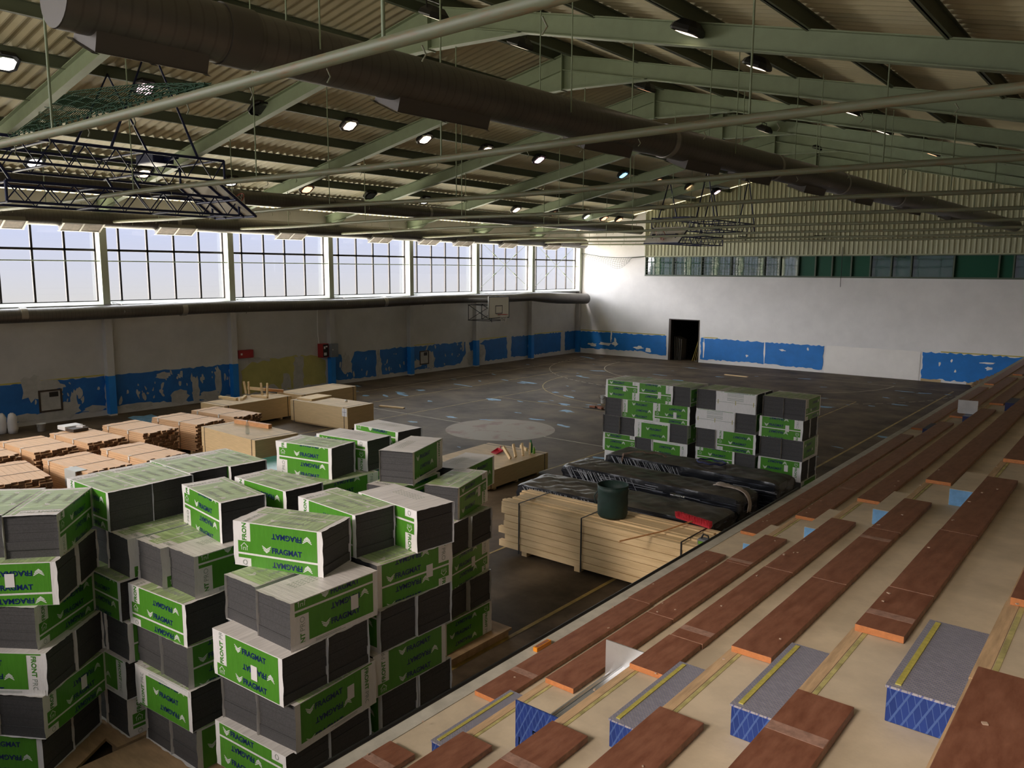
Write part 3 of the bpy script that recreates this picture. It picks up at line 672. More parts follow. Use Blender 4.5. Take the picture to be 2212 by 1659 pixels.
def pack(cx, cy, z, ang, off=0, rot=0, top='print', sticker=False, label='', group='', sz=1.0):
    off = OFFS[off]
    key = (off, rot, top)
    if key not in SLEEVES: SLEEVES[key] = sleeve(off, rot, top, len(SLEEVES)+20)
    root = thing('insulation_pack', label, 'insulation pack', (cx, cy, z), group); root.rotation_euler = (0, 0, R(ang)); root.scale = (1, 1, sz)
    for nm, me in (('foam_boards', random.choice(CORES)), ('film_sleeve', SLEEVES[key])):
        o = bpy.data.objects.new(nm, me); COL.objects.link(o); o.parent = root
    if sticker:
        o = bpy.data.objects.new('delivery_sticker', STK); COL.objects.link(o); o.parent = root; o.location = (.12+jit(.1), -BD/2-.010, .24+jit(.05))
    return root
LZ = lambda n: .15+BH*(n-1)
LORD = ['lowest', 'second', 'third', 'fourth', 'fifth', 'topmost']
def near_stack():
    G = 'insulation packs heaped beside the benches'
    T = {'R': 'front corner stack beside the benches', 'RB': 'stack just behind the front corner stack', 'RC': 'stack facing the strapped timber', 'MB': 'rear middle stack',
         'MC': 'rearmost stack by the plywood', 'ML': 'middle stack with tilted top pack', 'MM': 'low middle stack behind the tilted pack', 'LA': 'long green topped row, front stack', 'LB': 'long green topped row, rear stack', 'L': 'twisted stack at the left picture edge'}
    D = [
     ('R',1,23.2,2.75,92,0,0,'print',0,'left'), ('R',1,23.7,2.75,92,1,0,'print',0,'right'),
     ('R',2,23.41,2.46,4,1,1,'white',0,'front'), ('R',2,23.39,2.98,3,0,0,'print',0,'back'),
     ('R',3,23.15,2.77,95,2,0,'print',0,'left'), ('R',3,23.66,2.82,96,4,1,'print',1,'right'),
     ('R',4,23.38,2.49,3,0,0,'white',1,'front'), ('R',4,23.36,3.01,2,2,0,'white',0,'back'),
     ('R',5,23.03,2.93,91,3,1,'print',0,'left'), ('R',5,23.60,2.90,91,3,0,'white',1,'right'),
     ('R',6,23.02,3.04,19,1,0,'print',0,''),
     ('RB',1,23.05,3.95,91,0,0,'print',0,'left'), ('RB',1,23.56,3.95,91,0,0,'print',0,'right'),
     ('RB',2,23.3,3.72,1,0,0,'print',0,'front'), ('RB',2,23.3,4.24,2,0,0,'print',0,'back'),
     ('RB',3,23.03,3.92,91,1,0,'print',0,'left'), ('RB',3,23.55,3.90,90,0,0,'print',0,'right'),
     ('RB',4,23.3,3.72,1,3,0,'print',0,'front'), ('RB',4,23.31,4.24,0,2,0,'print',0,'back'),
     ('RB',5,23.0,4.02,89,2,0,'print',0,'left'), ('RB',5,23.53,4.02,87,2,1,'print',1,'right'),
     ('RB',6,22.93,3.79,-3,1,0,'print',0,'green topped'), ('RB',6,23.31,4.31,-5,1,1,'white',0,'white topped'),
     ('RC',1,21.7,6.25,92,1,0,'print',0,'left'), ('RC',1,22.22,6.25,92,0,1,'print',0,'right'),
     ('RC',2,21.95,5.98,6,0,0,'print',0,'front'), ('RC',2,21.93,6.50,6,1,0,'print',0,'back'),
     ('RC',3,21.66,6.2,99,0,0,'print',0,'left'), ('RC',3,22.18,6.30,100,2,1,'print',1,'right'),
     ('RC',4,21.95,6.02,8,0,0,'print',0,'front'), ('RC',4,21.9,6.55,8,2,0,'print',0,'back'),
     ('RC',5,22.02,6.52,108,1,1,'print',1,'torn film'), ('RC',5,21.47,6.02,100,3,0,'print',0,'half covered'), ('RC',5,21.42,7.34,104,0,0,'white',0,'dark topped rear'),
     ('RC',6,21.41,6.23,111,4,1,'white',0,''),
     ('MB',1,20.4,5.5,90,0,0,'print',0,''), ('MB',2,20.4,5.5,2,0,0,'print',0,''), ('MB',3,20.4,5.5,90,0,0,'print',0,''), ('MB',4,20.4,5.5,2,2,0,'print',0,''),
     ('MB',5,20.64,5.52,89,2,1,'print',0,'right'), ('MB',5,20.12,5.5,90,1,0,'print',0,'left'),
     ('MB',6,20.22,5.45,11,2,0,'print',0,'green printed front'), ('MB',6,20.26,6.12,7,1,1,'white',0,'white topped back'),
     ('MC',1,20.1,6.9,0,0,0,'print',0,''), ('MC',2,20.1,6.9,90,0,0,'print',0,''), ('MC',3,20.1,6.9,0,0,0,'print',0,''), ('MC',4,20.1,6.9,90,0,0,'print',0,''), ('MC',5,20.15,6.92,0,1,1,'white',0,'lower'), ('MC',6,20.14,6.92,0,3,0,'white',0,''),
     ('ML',1,21.49,2.8,92,0,0,'print',0,'left'), ('ML',1,22.0,2.82,92,0,1,'print',0,'right'),
     ('ML',2,21.73,2.5,4,4,0,'print',0,'front'), ('ML',2,21.71,3.02,4,0,0,'print',0,'back'),
     ('ML',3,21.42,2.78,92,0,0,'print',0,'left'), ('ML',3,21.94,2.80,92,2,1,'print',0,'right'),
     ('ML',4,21.66,2.52,5,1,0,'print',0,'front'), ('ML',4,21.62,3.04,5,0,0,'print',0,'back'),
     ('ML',5,21.36,2.88,92,0,0,'print',0,'left'), ('ML',5,21.87,2.97,91,3,0,'white',0,'right'),
     ('ML',6,21.51,3.19,-7,2,0,'print',0,'tilted'),
     ('MM',1,21.6,3.95,0,0,0,'print',0,''), ('MM',2,21.6,3.95,90,0,0,'print',0,''), ('MM',3,21.6,3.95,0,0,0,'print',0,''), ('MM',4,21.6,3.95,90,0,0,'print',0,''), ('MM',5,21.62,3.9,1,1,0,'print',0,'lower'), ('MM',6,21.63,3.84,0,1,0,'print',0,''),
     ('LA',1,20.34,2.65,91,0,0,'print',0,'left'), ('LA',1,20.85,2.66,91,1,0,'print',0,'right'),
     ('LA',2,20.6,2.38,3,4,1,'white',0,'front'), ('LA',2,20.6,2.9,3,1,0,'print',0,'back'),
     ('LA',3,20.4,2.68,92,0,0,'print',0,'left'), ('LA',3,20.92,2.68,92,2,1,'print',0,'right'),
     ('LA',4,20.58,2.40,2,2,0,'print',0,'front'), ('LA',4,20.58,2.92,2,1,0,'print',0,'back'),
     ('LA',5,20.3,2.82,91,0,0,'print',0,'left'), ('LA',5,20.82,2.80,91,0,0,'print',0,'right'),
     ('LA',6,20.17,2.53,1,1,0,'print',0,'front'), ('LA',6,20.15,3.04,1,2,0,'print',0,'back'),
     ('LB',1,20.1,3.85,0,0,0,'print',0,''), ('LB',2,20.1,3.85,90,0,0,'print',0,''), ('LB',3,20.1,3.85,0,0,0,'print',0,''), ('LB',4,20.1,3.85,90,0,0,'print',0,''), ('LB',5,20.1,3.85,0,0,0,'print',0,'lower'),
     ('LB',6,20.06,3.58,-1,3,0,'print',0,'front'), ('LB',6,20.15,4.09,-2,1,0,'print',0,'back'),
     ('L',1,20.58,1.18,35,0,0,'print',0,'front'), ('L',1,20.28,1.60,35,1,0,'print',0,'back'),
     ('L',2,20.73,1.58,122,1,0,'print',1,'right'), ('L',2,20.3,1.32,122,0,0,'print',0,'left'),
     ('L',3,20.66,1.23,37,4,1,'white',0,'front'), ('L',3,20.36,1.65,37,0,0,'print',0,'back'),
     ('L',4,20.59,1.59,125,1,0,'print',0,'right'), ('L',4,20.17,1.29,125,0,0,'print',0,'left'),
     ('L',5,20.65,1.32,46,1,0,'print',1,'front'), ('L',5,20.28,1.69,46,0,0,'print',0,'back'),
     ('L',6,20.53,1.74,139,2,0,'print',0,'right'), ('L',6,20.14,1.39,137,3,0,'print',0,'left'),
    ]
    for t, n, cx, cy, a, off, rot, top, st, pos in D:
        lab = '%s %s insulation pack in %s' % (LORD[n-1], pos, T[t]); lab = ' '.join(lab.split())
        pack(cx, cy, LZ(n), a, off, rot, top, st, lab, G)
    # timber bases under the stacks
    for nm, x0, x1, y0, y1, a in (('front corner stack', 22.75, 24.1, 1.7, 3.35, 0), ('stack behind the corner', 22.75, 24.0, 3.42, 4.7, 0), ('stack facing the timber', 21.3, 22.62, 5.62, 7.05, 2), ('middle stack', 21.22, 22.5, 1.25, 3.4, 0), ('left row', 19.85, 21.17, 1.98, 3.4, 0), ('left row rear', 19.5, 21.0, 3.45, 4.6, 0), ('low middle stack', 21.1, 22.4, 3.5, 4.6, 0), ('rear middle stack', 19.7, 21.1, 4.9, 6.2, 0), ('rearmost stack', 19.6, 20.9, 6.3, 7.5, 0)):
        cx, cy = (x0+x1)/2, (y0+y1)/2; w, d = x1-x0, y1-y0
        t = thing('pallet', 'low wooden pallet of rough boards under the %s of packs' % nm, 'pallet', (cx, cy, 0), 'pallets under the packs')
        b = MB(); nb = 1 if d < 1.5 else 2
        for i in range(nb): b.box(x0, x1, y0+d*i/nb+.01, y0+d*(i+1)/nb-.01, .11, .145)
        b.build('deck', 'plylow', t)
        for q in (.08, .5, .92): MB().box(x0+w*q-.05, x0+w*q+.05, y0+.02, y1-.02, 0, .11).build('runner', 'plylow', t)
    t = thing('pallet', 'wooden board pallet skewed under the twisted left stack', 'pallet', (20.5, 1.42, 0), 'pallets under the packs')
    b = MB(); b.obox((20.5, 1.42, .128), (1.3, 1.15, .035), R(35)); b.build('deck', 'plylow', t)
    for q in (-.5, 0, .5): MB().obox((20.5+q*math.cos(R(35)), 1.42+q*math.sin(R(35)), .055), (.1, 1.1, .11), R(35)).build('runner', 'plylow', t)
near_stack()
def far_stack():
    G = 'insulation packs stacked by the wrapped pallets'; H = .485; y0 = 16.62
    P = lambda x: 29.588-(29.588-x)*.9706
    rows = {'left': [
       (5, [('L', 18.29, 1), ('L', 19.30, 1), ('E', 20.06, 0)]), (4, [('E', 18.02, 0), ('L', 18.78, 0), ('L', 19.78, 1)]),
       (3, [('E', 17.96, 0), ('E', 18.48, 0), ('L', 19.24, 0), ('E', 20.02, 0)]), (2, [('L', 18.23, 0), ('E', 19.0, 0), ('L', 19.77, 0)]), (1, [('L', 18.3, 0), ('L', 19.55, 0)])],
      'middle': [(5, [('E', 20.78, 0), ('W', 21.57, 0)]), (4, [('W', 21.04, 0), ('E', 21.84, 0)]), (3, [('E', 20.8, 0), ('L', 21.6, 0)]), (2, [('L', 21.06, 0), ('E', 21.86, 0)]), (1, [('L', 21.3, 0)])],
      'right': [(5, [('E', 22.51, 0), ('E', 23.03, 0)]), (4, [('L', 22.72, 1)]), (3, [('E', 22.49, 0), ('E', 23.02, 0)]), (2, [('L', 22.74, 1)]), (1, [('E', 22.5, 0), ('E', 23.02, 0)])]}
    k = 0
    for tw, rr in rows.items():
        for n, items in rr:
            for i, (ty, x, st) in enumerate(items):
                z = H*(n-1); x = P(x); k += 1
                pos = ['first', 'second', 'third', 'fourth'][i]
                if ty == 'E': pack(x, y0+.5+jit(.015), z, 90, k % 5, k % 2, 'print', st, 'grey ended pack, %s from left, %s layer, far %s stack' % (pos, LORD[n-1] if n < 5 else 'topmost', tw), G, 1.078)
                else:
                    rot = 1 if (n in (5, 2) and tw == 'left') or tw == 'right' else 0
                    pack(x, y0+.25+jit(.015), z, 0+jit(1), k % 5, rot, 'print', st or (tw == 'right'), '%s pack, %s from left, %s layer, far %s stack' % ('white film fronted' if ty == 'W' else 'green printed', pos, LORD[n-1] if n < 5 else 'topmost', tw), G, 1.078)
                    if ty == 'W':
                        f = MB(); xx0, xx1 = x-.5, x+.5; z1 = z+H-.012
                        f.box(xx0-.004, xx1+.004, y0-.03, y0-.022+.0, z+.004, z1)
                        for q in (.30, .22): 
                            for rr_ in range(4): f.box(x-.22, x+.2, y0-.0315, y0-.03, z+q*1.3+.0-rr_*.022+.06, z+q*1.3+.008-rr_*.022+.06, 1)
                        f.box(xx0, xx1, y0-.034, y0-.03, z+.235, z+.243, 1)
                        for yy in (xx0+.05, x, xx1-.05): f.box(yy-.008, yy+.008, y0-.033, y0-.03, z+.19, z+.29, 2)
                        root = [o for o in scene.objects if o.name.startswith('insulation_pack') and abs(o.location.x-x) < 1e-4 and abs(o.location.z-z) < 1e-4][0]
                        a = root.rotation_euler.z; root.rotation_euler.z = 0; root.scale = (1, 1, 1.078)
                        o = f.build('folded_end_film', ['fwhite', 'fgryink', 'stepyellow'], loc=(0, 0, 0)); o.parent = root
                        o.location = (-root.location.x, -root.location.y, -root.location.z/1.078); o.scale = (1, 1, 1/1.078)
                    if tw == 'right' or n == 5: pack(x, y0+.76+jit(.01), z, 0, (k+2) % 5, 0, 'print', False, 'back row pack behind the %s pack, %s layer, far %s stack' % (pos, LORD[n-1] if n < 5 else 'topmost', tw), G, 1.078)
far_stack()

# ------------------------------------------------------------------ panel stacks, board bundles, timber
def panel_stack(label, x0, x1, y0, y1, z1, ang=0, straps='x', paper=False, seam=False):
    cx, cy = (x0+x1)/2, (y0+y1)/2; w, d = x1-x0, y1-y0
    t = thing('panel_stack', label, 'stack of panels', (cx, cy, 0), 'banded stacks of wood panels'); T = Matrix.Rotation(R(ang), 3, 'Z')
    def ob(b, lx0, lx1, ly0, ly1, z0, zz, m=0):
        b.obox(Vector((cx, cy, (z0+zz)/2))+T@Vector(((lx0+lx1)/2, (ly0+ly1)/2, 0)), (lx1-lx0, ly1-ly0, zz-z0), R(ang), m); return b
    b = MB(); zm = .08+(z1-.08)*.45
    if seam: ob(b, -w/2+.03, w/2-.01, -d/2, d/2, .08, zm-.006); ob(b, -w/2, w/2, -d/2, d/2, zm, z1-.006)
    else: ob(b, -w/2, w/2, -d/2, d/2, .08, z1-.006)
    b.build('panels', 'ply', t); b = MB(); ob(b, -w/2-.002, w/2+.002, -d/2-.002, d/2+.002, z1-.006, z1); b.build('top_panel', 'plyface', t)
    for q in (-.35, 0, .35):
        b = MB(); (ob(b, -w/2+.05, w/2-.05, q*d-.04, q*d+.04, 0, .08) if w > d else ob(b, -w/2+.05, w/2-.05, q*d-.04, q*d+.04, 0, .08)); b.build('bearer', 'pine', t)
    for q in ((-.44, .44) if straps == 'x' else (-.3, .3)):
        b = MB(); e = .004
        if w >= d: 
            ob(b, q*w-.012, q*w+.012, -d/2-e, -d/2, .08, z1+e); ob(b, q*w-.012, q*w+.012, d/2, d/2+e, .08, z1+e); ob(b, q*w-.012, q*w+.012, -d/2-e, d/2+e, z1, z1+e)
        else:
            ob(b, w/2, w/2+e, q*d-.012, q*d+.012, .08, z1+e); ob(b, -w/2-e, -w/2, q*d-.012, q*d+.012, .08, z1+e); ob(b, -w/2-e, w/2+e, q*d-.012, q*d+.012, z1, z1+e)
        b.build('strap', 'strap', t)
    if paper:
        b = MB(); ob(b, w/2-.26, w/2-.03, -d/2-.006, -d/2-.003, z1-.3, z1-.03); ob(b, w/2-.14, w/2-.13, -d/2-.0075, -d/2-.006, z1-.3, z1-.03, 1); ob(b, w/2-.24, w/2-.05, -d/2-.0075, -d/2-.006, z1-.16, z1-.15, 1); b.build('paper_label', ['paper', 'fnavy'], t)
    return t
panel_stack('bright plywood stack with clear bottle on top, beside the board bundles', 9.5, 12.2, 9.68, 10.95, 1.05, -2, paper=False, seam=True)
panel_stack('plywood stack with white paper label at its front corner', 6.15, 9.0, 15.05, 16.25, .8, 4, paper=True)
panel_stack('plywood stack carrying the upturned sawhorse', 4.3, 5.6, 12.65, 15.45, .8, 4)
panel_stack('low plywood stack farthest back by the yellow wall patch', 4.2, 5.5, 15.75, 18.55, .8, 6)
panel_stack('wide low panel stack with wedges and bottles on it, beside the wrapped pallets', 15.3, 17.3, 12.5, 15.15, .52, 3, paper=False)
def bundle(x0, y0, ang, label, w=2.08, d=1.02, z1=.9, layers=15, cut=True):
    t = thing('board_bundle', label, 'bundle of boards', (x0, y0, 0), 'strapped bundles of planed boards'); T = Matrix.Rotation(R(ang), 3, 'Z'); o0 = Vector((x0, y0, 0))
    def ob(b, a0, a1, b0, b1, z0, zz, m=0): b.obox(o0+T@Vector(((a0+a1)/2, (b0+b1)/2, 0))+Vector((0, 0, (z0+zz)/2)), (a1-a0, b1-b0, zz-z0), R(ang), m); return b
    rnd = random.Random(int(x0*100+y0*10)); nb = 8; h = (z1-.1)/layers
    for i in range(layers):
        b = MB(); ztop = .1+h*(i+1)
        for j in range(nb):
            a0, a1 = -rnd.uniform(0, .07), w+(rnd.uniform(-.12, .05)); 
            n0 = len(b.f); ob(b, a0, a1, d*j/nb+.002, d*(j+1)/nb-.002, ztop-h+.004, ztop-rnd.uniform(.001, .005)); b.m[n0+1] = 1; b.m[n0] = 0
        b.build('board_layer', ['larch', 'larchend'], t)
    for q in (.14, .62):
        b = MB(); e = .004; ob(b, w*q-.008, w*q+.008, -e-.002, -.002, .1, z1+e); ob(b, w*q-.008, w*q+.008, -e, d+e, z1, z1+e); s = b.build('strap', 'strap', t)
        b = MB(); ob(b, w*q-.03, w*q+.03, -.012, -.004, z1-.10, z1-.01); ob(b, w*q-.03, w*q+.03, -.004, .06, z1+.003, z1+.010); b.build('clip', 'clip', s)
    for q in (.15, .5, .85): ob(MB(), w*q-.05, w*q+.05, .02, d-.02, 0, .1).build('bearer', 'pine', t)
bundle(6.72, 5.72, 2, 'pale board bundle nearest the left edge in the back row')
bundle(6.6, 6.98, 3, 'pale board bundle with the white tool case on top')
bundle(6.48, 8.42, 5, 'pale board bundle with tall dark ragged board ends, third in back row')
bundle(6.37, 9.92, 7, 'pale board bundle behind the bright plywood stack, fourth in back row')
bundle(5.7, 11.55, 6, 'farthest pale board bundle, tucked before the sawhorse stack', w=2.2, d=.95, z1=.82)
bundle(9.54, 7.03, 3, 'pale board bundle in front row, second from the plywood stack')
bundle(9.62, 5.66, 3, 'pale board bundle in front row with white end wrapping')
bundle(9.3, 4.35, -6, 'pale board bundle half hidden behind the left packs')
bundle(6.6, 4.45, 2, 'pale board bundle cut by the left picture edge')
def timber():
    x0, x1, y0, y1, zt = 20.22, 24.28, 9.72, 10.74, 1.02
    t = thing('timber_bundle', 'strapped bundle of pale pine planks beside the benches', 'timber', ((x0+x1)/2, (y0+y1)/2, 0)); rnd = random.Random(4)
    nl, nb = 7, 11; h = (zt-.1)/nl; w = (y1-y0)/nb
    for i in range(nl):
        for j in range(nb):
            if 0 < j < nb-1 and i < nl-2: continue
            a0, a1 = x0+rnd.uniform(-.14, .06), x1+rnd.uniform(-.14, .06); z = .1+h*i; b = MB(); d = rnd.uniform(-.012, .004)
            e_ = rnd.uniform(-.03, .005) if i == nl-1 else 0; b.box(a0, a1, y0+w*j+.006+d*(j == 0), y0+w*(j+1)-.006, z+.005, z+h-.005+e_); b.m[0] = b.m[1] = 1
            b.build('plank', ['pine', 'pineend'], t)
    c = MB(); c.box(x0, x1, y0+w, y1-w, .1, .1+h*(nl-2)-.002); c.m[0] = c.m[1] = 1; c.build('inner_planks', ['pine', 'pineend'], t)
    for x in (20.62, 22.02, 23.95):
        b = MB(); b.box(x-.012, x+.012, y0-.018, y0-.010, .05, zt+.012); b.box(x-.012, x+.012, y1+.004, y1+.01, .05, zt+.012); b.box(x-.012, x+.012, y0-.018, y1+.01, zt+.004, zt+.012); b.build('strap', 'strap', t)
    for x in (20.7, 21.9, 23.2): MB().box(x-.06, x+.06, y0+.05, y1-.05, 0, .1).build('bearer', 'pine', t)
timber()
def wrapped(label, x0, x1, y0, y1, zt, ang, seed):
    rnd = random.Random(seed); cx, cy = (x0+x1)/2, (y0+y1)/2
    t = thing('wrapped_pallet', label, 'wrapped pallet', (cx, cy, 0), 'long pallets wrapped in black film'); T = Matrix.Rotation(R(ang), 3, 'Z'); w, d = x1-x0, y1-y0
    nx, ny, nz = 46, 12, 9; b = MB(); W = lambda x, y, z: Vector((cx, cy, 0))+T@Vector((x, y, 0))+Vector((0, 0, z))
    ph = [rnd.uniform(0, 6) for _ in range(8)]
    def top(u, v): 
        e = min(u, 1-u)*w; f = min(v, 1-v)*d
        s = .035*math.sin(u*9+ph[0])*math.sin(v*4+ph[1])+.018*math.sin(u*31+v*12+ph[2])+.012*math.sin(u*57-v*20+ph[3])
        return zt+s*min(1, min(e, f)*6)-.03*max(0, 1-f/.06)-.05*max(0, 1-e/.12)
    vs = [W((i/nx-.5)*w, (j/ny-.5)*d, top(i/nx, j/ny)) for i in range(nx+1) for j in range(ny+1)]
    b.add(vs, [(i*(ny+1)+j, i*(ny+1)+j+1, (i+1)*(ny+1)+j+1, (i+1)*(ny+1)+j) for i in range(nx) for j in range(ny)], 1, True)
    ring = [(i/nx, 0) for i in range(nx)]+[(1, j/ny) for j in range(ny)]+[(1-i/nx, 1) for i in range(nx)]+[(0, 1-j/ny) for j in range(ny)]
    N = len(ring); vs = []
    for k in range(nz+1):
        for i, (u, v) in enumerate(ring):
            q = k/nz; bul = (0 if k == 0 else .015+.012*math.sin(i*.9+k*2.1+ph[4])+.012*math.sin(i*.37-k*3+ph[5]))
            x, y = (u-.5)*w, (v-.5)*d
            if u in (0, 1): x += bul*(1 if u else -1)
            if v in (0, 1): y += bul*(1 if v else -1)
            vs.append(W(x, y, top(u, v)*(1-q)+.02*q))
    b.add(vs, [(k*N+i, k*N+(i+1) % N, (k+1)*N+(i+1) % N, (k+1)*N+i) for k in range(nz) for i in range(N)], 0, True)
    b.build('film_wrap', ['wrap', 'wraptop'], t)
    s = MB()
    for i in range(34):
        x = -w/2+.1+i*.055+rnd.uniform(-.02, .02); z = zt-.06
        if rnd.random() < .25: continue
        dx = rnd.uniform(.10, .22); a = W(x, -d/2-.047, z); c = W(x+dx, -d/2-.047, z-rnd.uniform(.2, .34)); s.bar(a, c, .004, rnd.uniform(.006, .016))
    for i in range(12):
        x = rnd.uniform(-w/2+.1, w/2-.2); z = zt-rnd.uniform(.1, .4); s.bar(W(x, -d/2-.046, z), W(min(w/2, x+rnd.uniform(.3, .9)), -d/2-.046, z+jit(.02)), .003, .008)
    s.build('film_glare_streaks', 'streak', t)
    for q in (-.35, 0, .35): pass
    return t
wrapped('black wrapped long pallet nearest the timber bundle', 18.98, 23.5, 11.75, 12.85, .74, 1, 1)
wrapped('black wrapped long pallet in the middle with beige cloth', 19.12, 23.48, 13.18, 14.08, .9, -2, 2)
wrapped('black wrapped long pallet before the far packs, brown strap on top', 19.5, 23.75, 14.45, 15.35, 1.0, -1, 3)

# ------------------------------------------------------------------ small things
def small_things():
    # bag on the timber
    c = (22.36, 10.18, 1.03); t = thing('garden_bag', 'open dark green round bag standing on the timber bundle', 'bag', c)
    b = MB(); n = 28; prof = [(.0, .0), (.24, 0), (.268, .05), (.262, .2), (.272, .27), (.262, .36), (.268, .48), (.276, .565), (.262, .565), (.25, .4), (.245, .06), (0, .03)]
    rnd = random.Random(2); vs = []
    for r, z in prof:
        for k in range(n): q = 1+.018*math.sin(k*1.7+z*22)+.012*math.sin(k*.9-z*40); vs.append((c[0]+r*q*math.cos(2*PI*k/n), c[1]+r*q*math.sin(2*PI*k/n), c[2]+z))
    b.add(vs, [(i*n+k, i*n+(k+1) % n, (i+1)*n+(k+1) % n, (i+1)*n+k) for i in range(len(prof)-1) for k in range(n)], 0, True); b.build('bag_body', 'bag', t)
    b = MB(); b.tube([(c[0]+.272*math.cos(2*PI*k/24), c[1]+.272*math.sin(2*PI*k/24), c[2]+.566) for k in range(24)], .01, 6, closed=True); b.build('rim', 'bag', t)
    b = MB(); b.tube([(c[0]-.26, c[1]-.1, c[2]+.42), (c[0]-.30, c[1]-.14, c[2]+.34), (c[0]-.27, c[1]-.13, c[2]+.2)], .01, 6); b.build('handle', 'bag', t)
    # broom lying bristles up
    t = thing('broom', 'red bristled broom with brown stick lying on the timber', 'broom', (23.65, 10.5, 1.03))
    b = MB(); b.bar((23.30, 10.80, 1.055), (24.02, 10.62, 1.055), .06, .035); b.build('head', 'redbright', t)
    b = MB(); d = Vector((.72, -.18, 0)); rn = random.Random(1)
    for i in range(60):
        for j in range(3):
            p = Vector((23.30, 10.80, 1.07))+d*(i/59)+Vector((.012*(j-1), .028*(j-1), 0)); q = p+Vector((rn.uniform(-.01, .01), -.01+rn.uniform(-.01, .01), .085)); b.bar(p, q, .011, .011)
    b.build('bristles', 'redbright', t)
    b = MB(); b.tube([(23.66, 10.70, 1.075), (23.5, 9.9, 1.06), (23.2, 9.05, 1.05)], .012, 7); b.build('stick', 'orangewood', t)
    # strap winder at the timber end
    t = thing('power_tool', 'small black and green grey tool at the end of the timber bundle', 'tool', (24.36, 9.83, 1.03))
    b = MB(); b.box(24.2, 24.4, 9.75, 9.90, 1.03, 1.13); b.build('body', 'grey', t, bevel=.012); b = MB(); b.box(24.22, 24.32, 9.745, 9.752, 1.05, 1.1); b.build('panel', 'bottle2', t)
    b = MB(); b.tube([(24.24, 9.82, 1.13), (24.27, 9.82, 1.2), (24.35, 9.82, 1.19), (24.37, 9.82, 1.13)], .014, 7); b.build('handle', 'black', t)
    # cloth over the middle pallet
    b = MB(); nx, ny = 18, 5; rn = random.Random(6); vs = []
    path = [(22.72, 13.62, .965), (22.86, 13.58, .985), (23.0, 13.62, .975), (23.15, 13.6, .965), (23.3, 13.56, .955), (23.42, 13.52, .93), (23.505, 13.5, .85), (23.53, 13.49, .72), (23.535, 13.47, .56)]
    P = [Vector(p) for p in path]
    for i in range(nx+1):
        f = i/nx*(len(P)-1); k = min(int(f), len(P)-2); p = P[k].lerp(P[k+1], f-k); wd = .12*(1.25 if i < 5 else .8)
        for j in range(ny+1): vs.append(p+Vector((.01*math.sin(i*1.3+j), (j/ny-.5)*wd*2*.8, .02*math.sin(j*2.6+i*.9))))
    b.add(vs, [(i*(ny+1)+j, i*(ny+1)+j+1, (i+1)*(ny+1)+j+1, (i+1)*(ny+1)+j) for i in range(nx) for j in range(ny)], 0, True)
    o = b.build('cloth', 'cloth', loc=(23.2, 13.6, .95)); s = o.modifiers.new('thick', 'SOLIDIFY'); s.thickness = .012
    tag(o, 'beige cloth draped over the end of the middle wrapped pallet', 'cloth')
    b = MB(); ring = [(21.96+.34*math.cos(2*PI*k/36), 15.02+.22*math.sin(2*PI*k/36), 1.04+.012*math.sin(k*1.3)) for k in range(36)]; b.tube(ring, .012, 6, closed=True)
    b.tube([(p[0]+.02, p[1]-.015, p[2]+.018) for p in ring], .012, 6, closed=True)
    tag(b.build('cable_coil', 'bluecable', loc=(21.96, 15.02, 1.03)), 'loop of dark blue cable lying on the far wrapped pallet', 'cable')
    b = MB(); q = [(19.95, 14.44, .82), (19.97, 14.5, 1.03), (20.1, 14.75, 1.05), (20.25, 14.9, 1.06), (20.4, 14.85, 1.05), (20.55, 15.0, 1.06), (20.75, 14.92, 1.06), (20.95, 14.8, 1.05)]
    for a, c2 in zip(q, q[1:]): b.bar(a, c2, .06, .008)
    for a, c2 in zip(q[1:-1], q[2:]): b.bar((a[0]+.1, a[1]-.08, a[2]+.01), (c2[0]+.05, c2[1]-.12, c2[2]+.012), .05, .008)
    tag(b.build('lashing_strap', 'tanstrap', loc=(20.3, 14.8, 1.0)), 'crumpled brown lashing strap on the far wrapped pallet', 'strap')
    def bottle(nm, label, x, y, z, h, r, m, lying=False, capm='white', grp=None):
        t = thing(nm, label, 'bottle', (x, y, z), grp); prof = [(0, 0), (r*.9, 0), (r, .03*h), (r, .3*h), (r*.88, .42*h), (r, .55*h), (r*.95, .66*h), (r*.42, .86*h), (r*.36, .94*h), (0, .94*h)]
        if lying:
            b = MB(); pr = [(a, c) for a, c in prof]; n = 12; vs = [(x+c-.5*h, y+a*math.cos(2*PI*k/n), z+r+a*math.sin(2*PI*k/n)) for a, c in pr for k in range(n)]
            b.add(vs, [(i*n+k, i*n+(k+1) % n, (i+1)*n+(k+1) % n, (i+1)*n+k) for i in range(len(pr)-1) for k in range(n)], 0, True); b.build('bottle_body', m, t)
            MB().tube([(x+.44*h, y, z+r), (x+.5*h, y, z+r)], r*.42, 10).build('cap', capm, t)
        else:
            MB().lathe(prof, (x, y, z), 14).build('bottle_body', m, t); MB().lathe([(0, .93*h), (r*.42, .93*h), (r*.42, h), (0, h)], (x, y, z), 10).build('cap', capm, t)
        return t
    bottle('water_bottle', 'clear plastic bottle lying on the wrapped pallet nearest the timber', 22.32, 12.72, .78, .3, .045, 'clearpet', True)
    bottle('drink_bottle', 'tall green bottle standing on the low panel stack', 16.88, 14.9, .522, .34, .048, 'bottle', capm='bottle')
    bottle('drink_bottle', 'short yellow green bottle beside the tall green bottle', 17.02, 14.86, .522, .19, .035, 'bottle2', capm='stepyellow')
    bottle('water_bottle', 'clear plastic bottle standing on the bright plywood stack', 11.32, 9.98, 1.052, .36, .05, 'clearpet')
    # dustpan and wedges
    t = thing('dustpan', 'small red dustpan on the low panel stack', 'dustpan', (16.2, 14.25, .522))
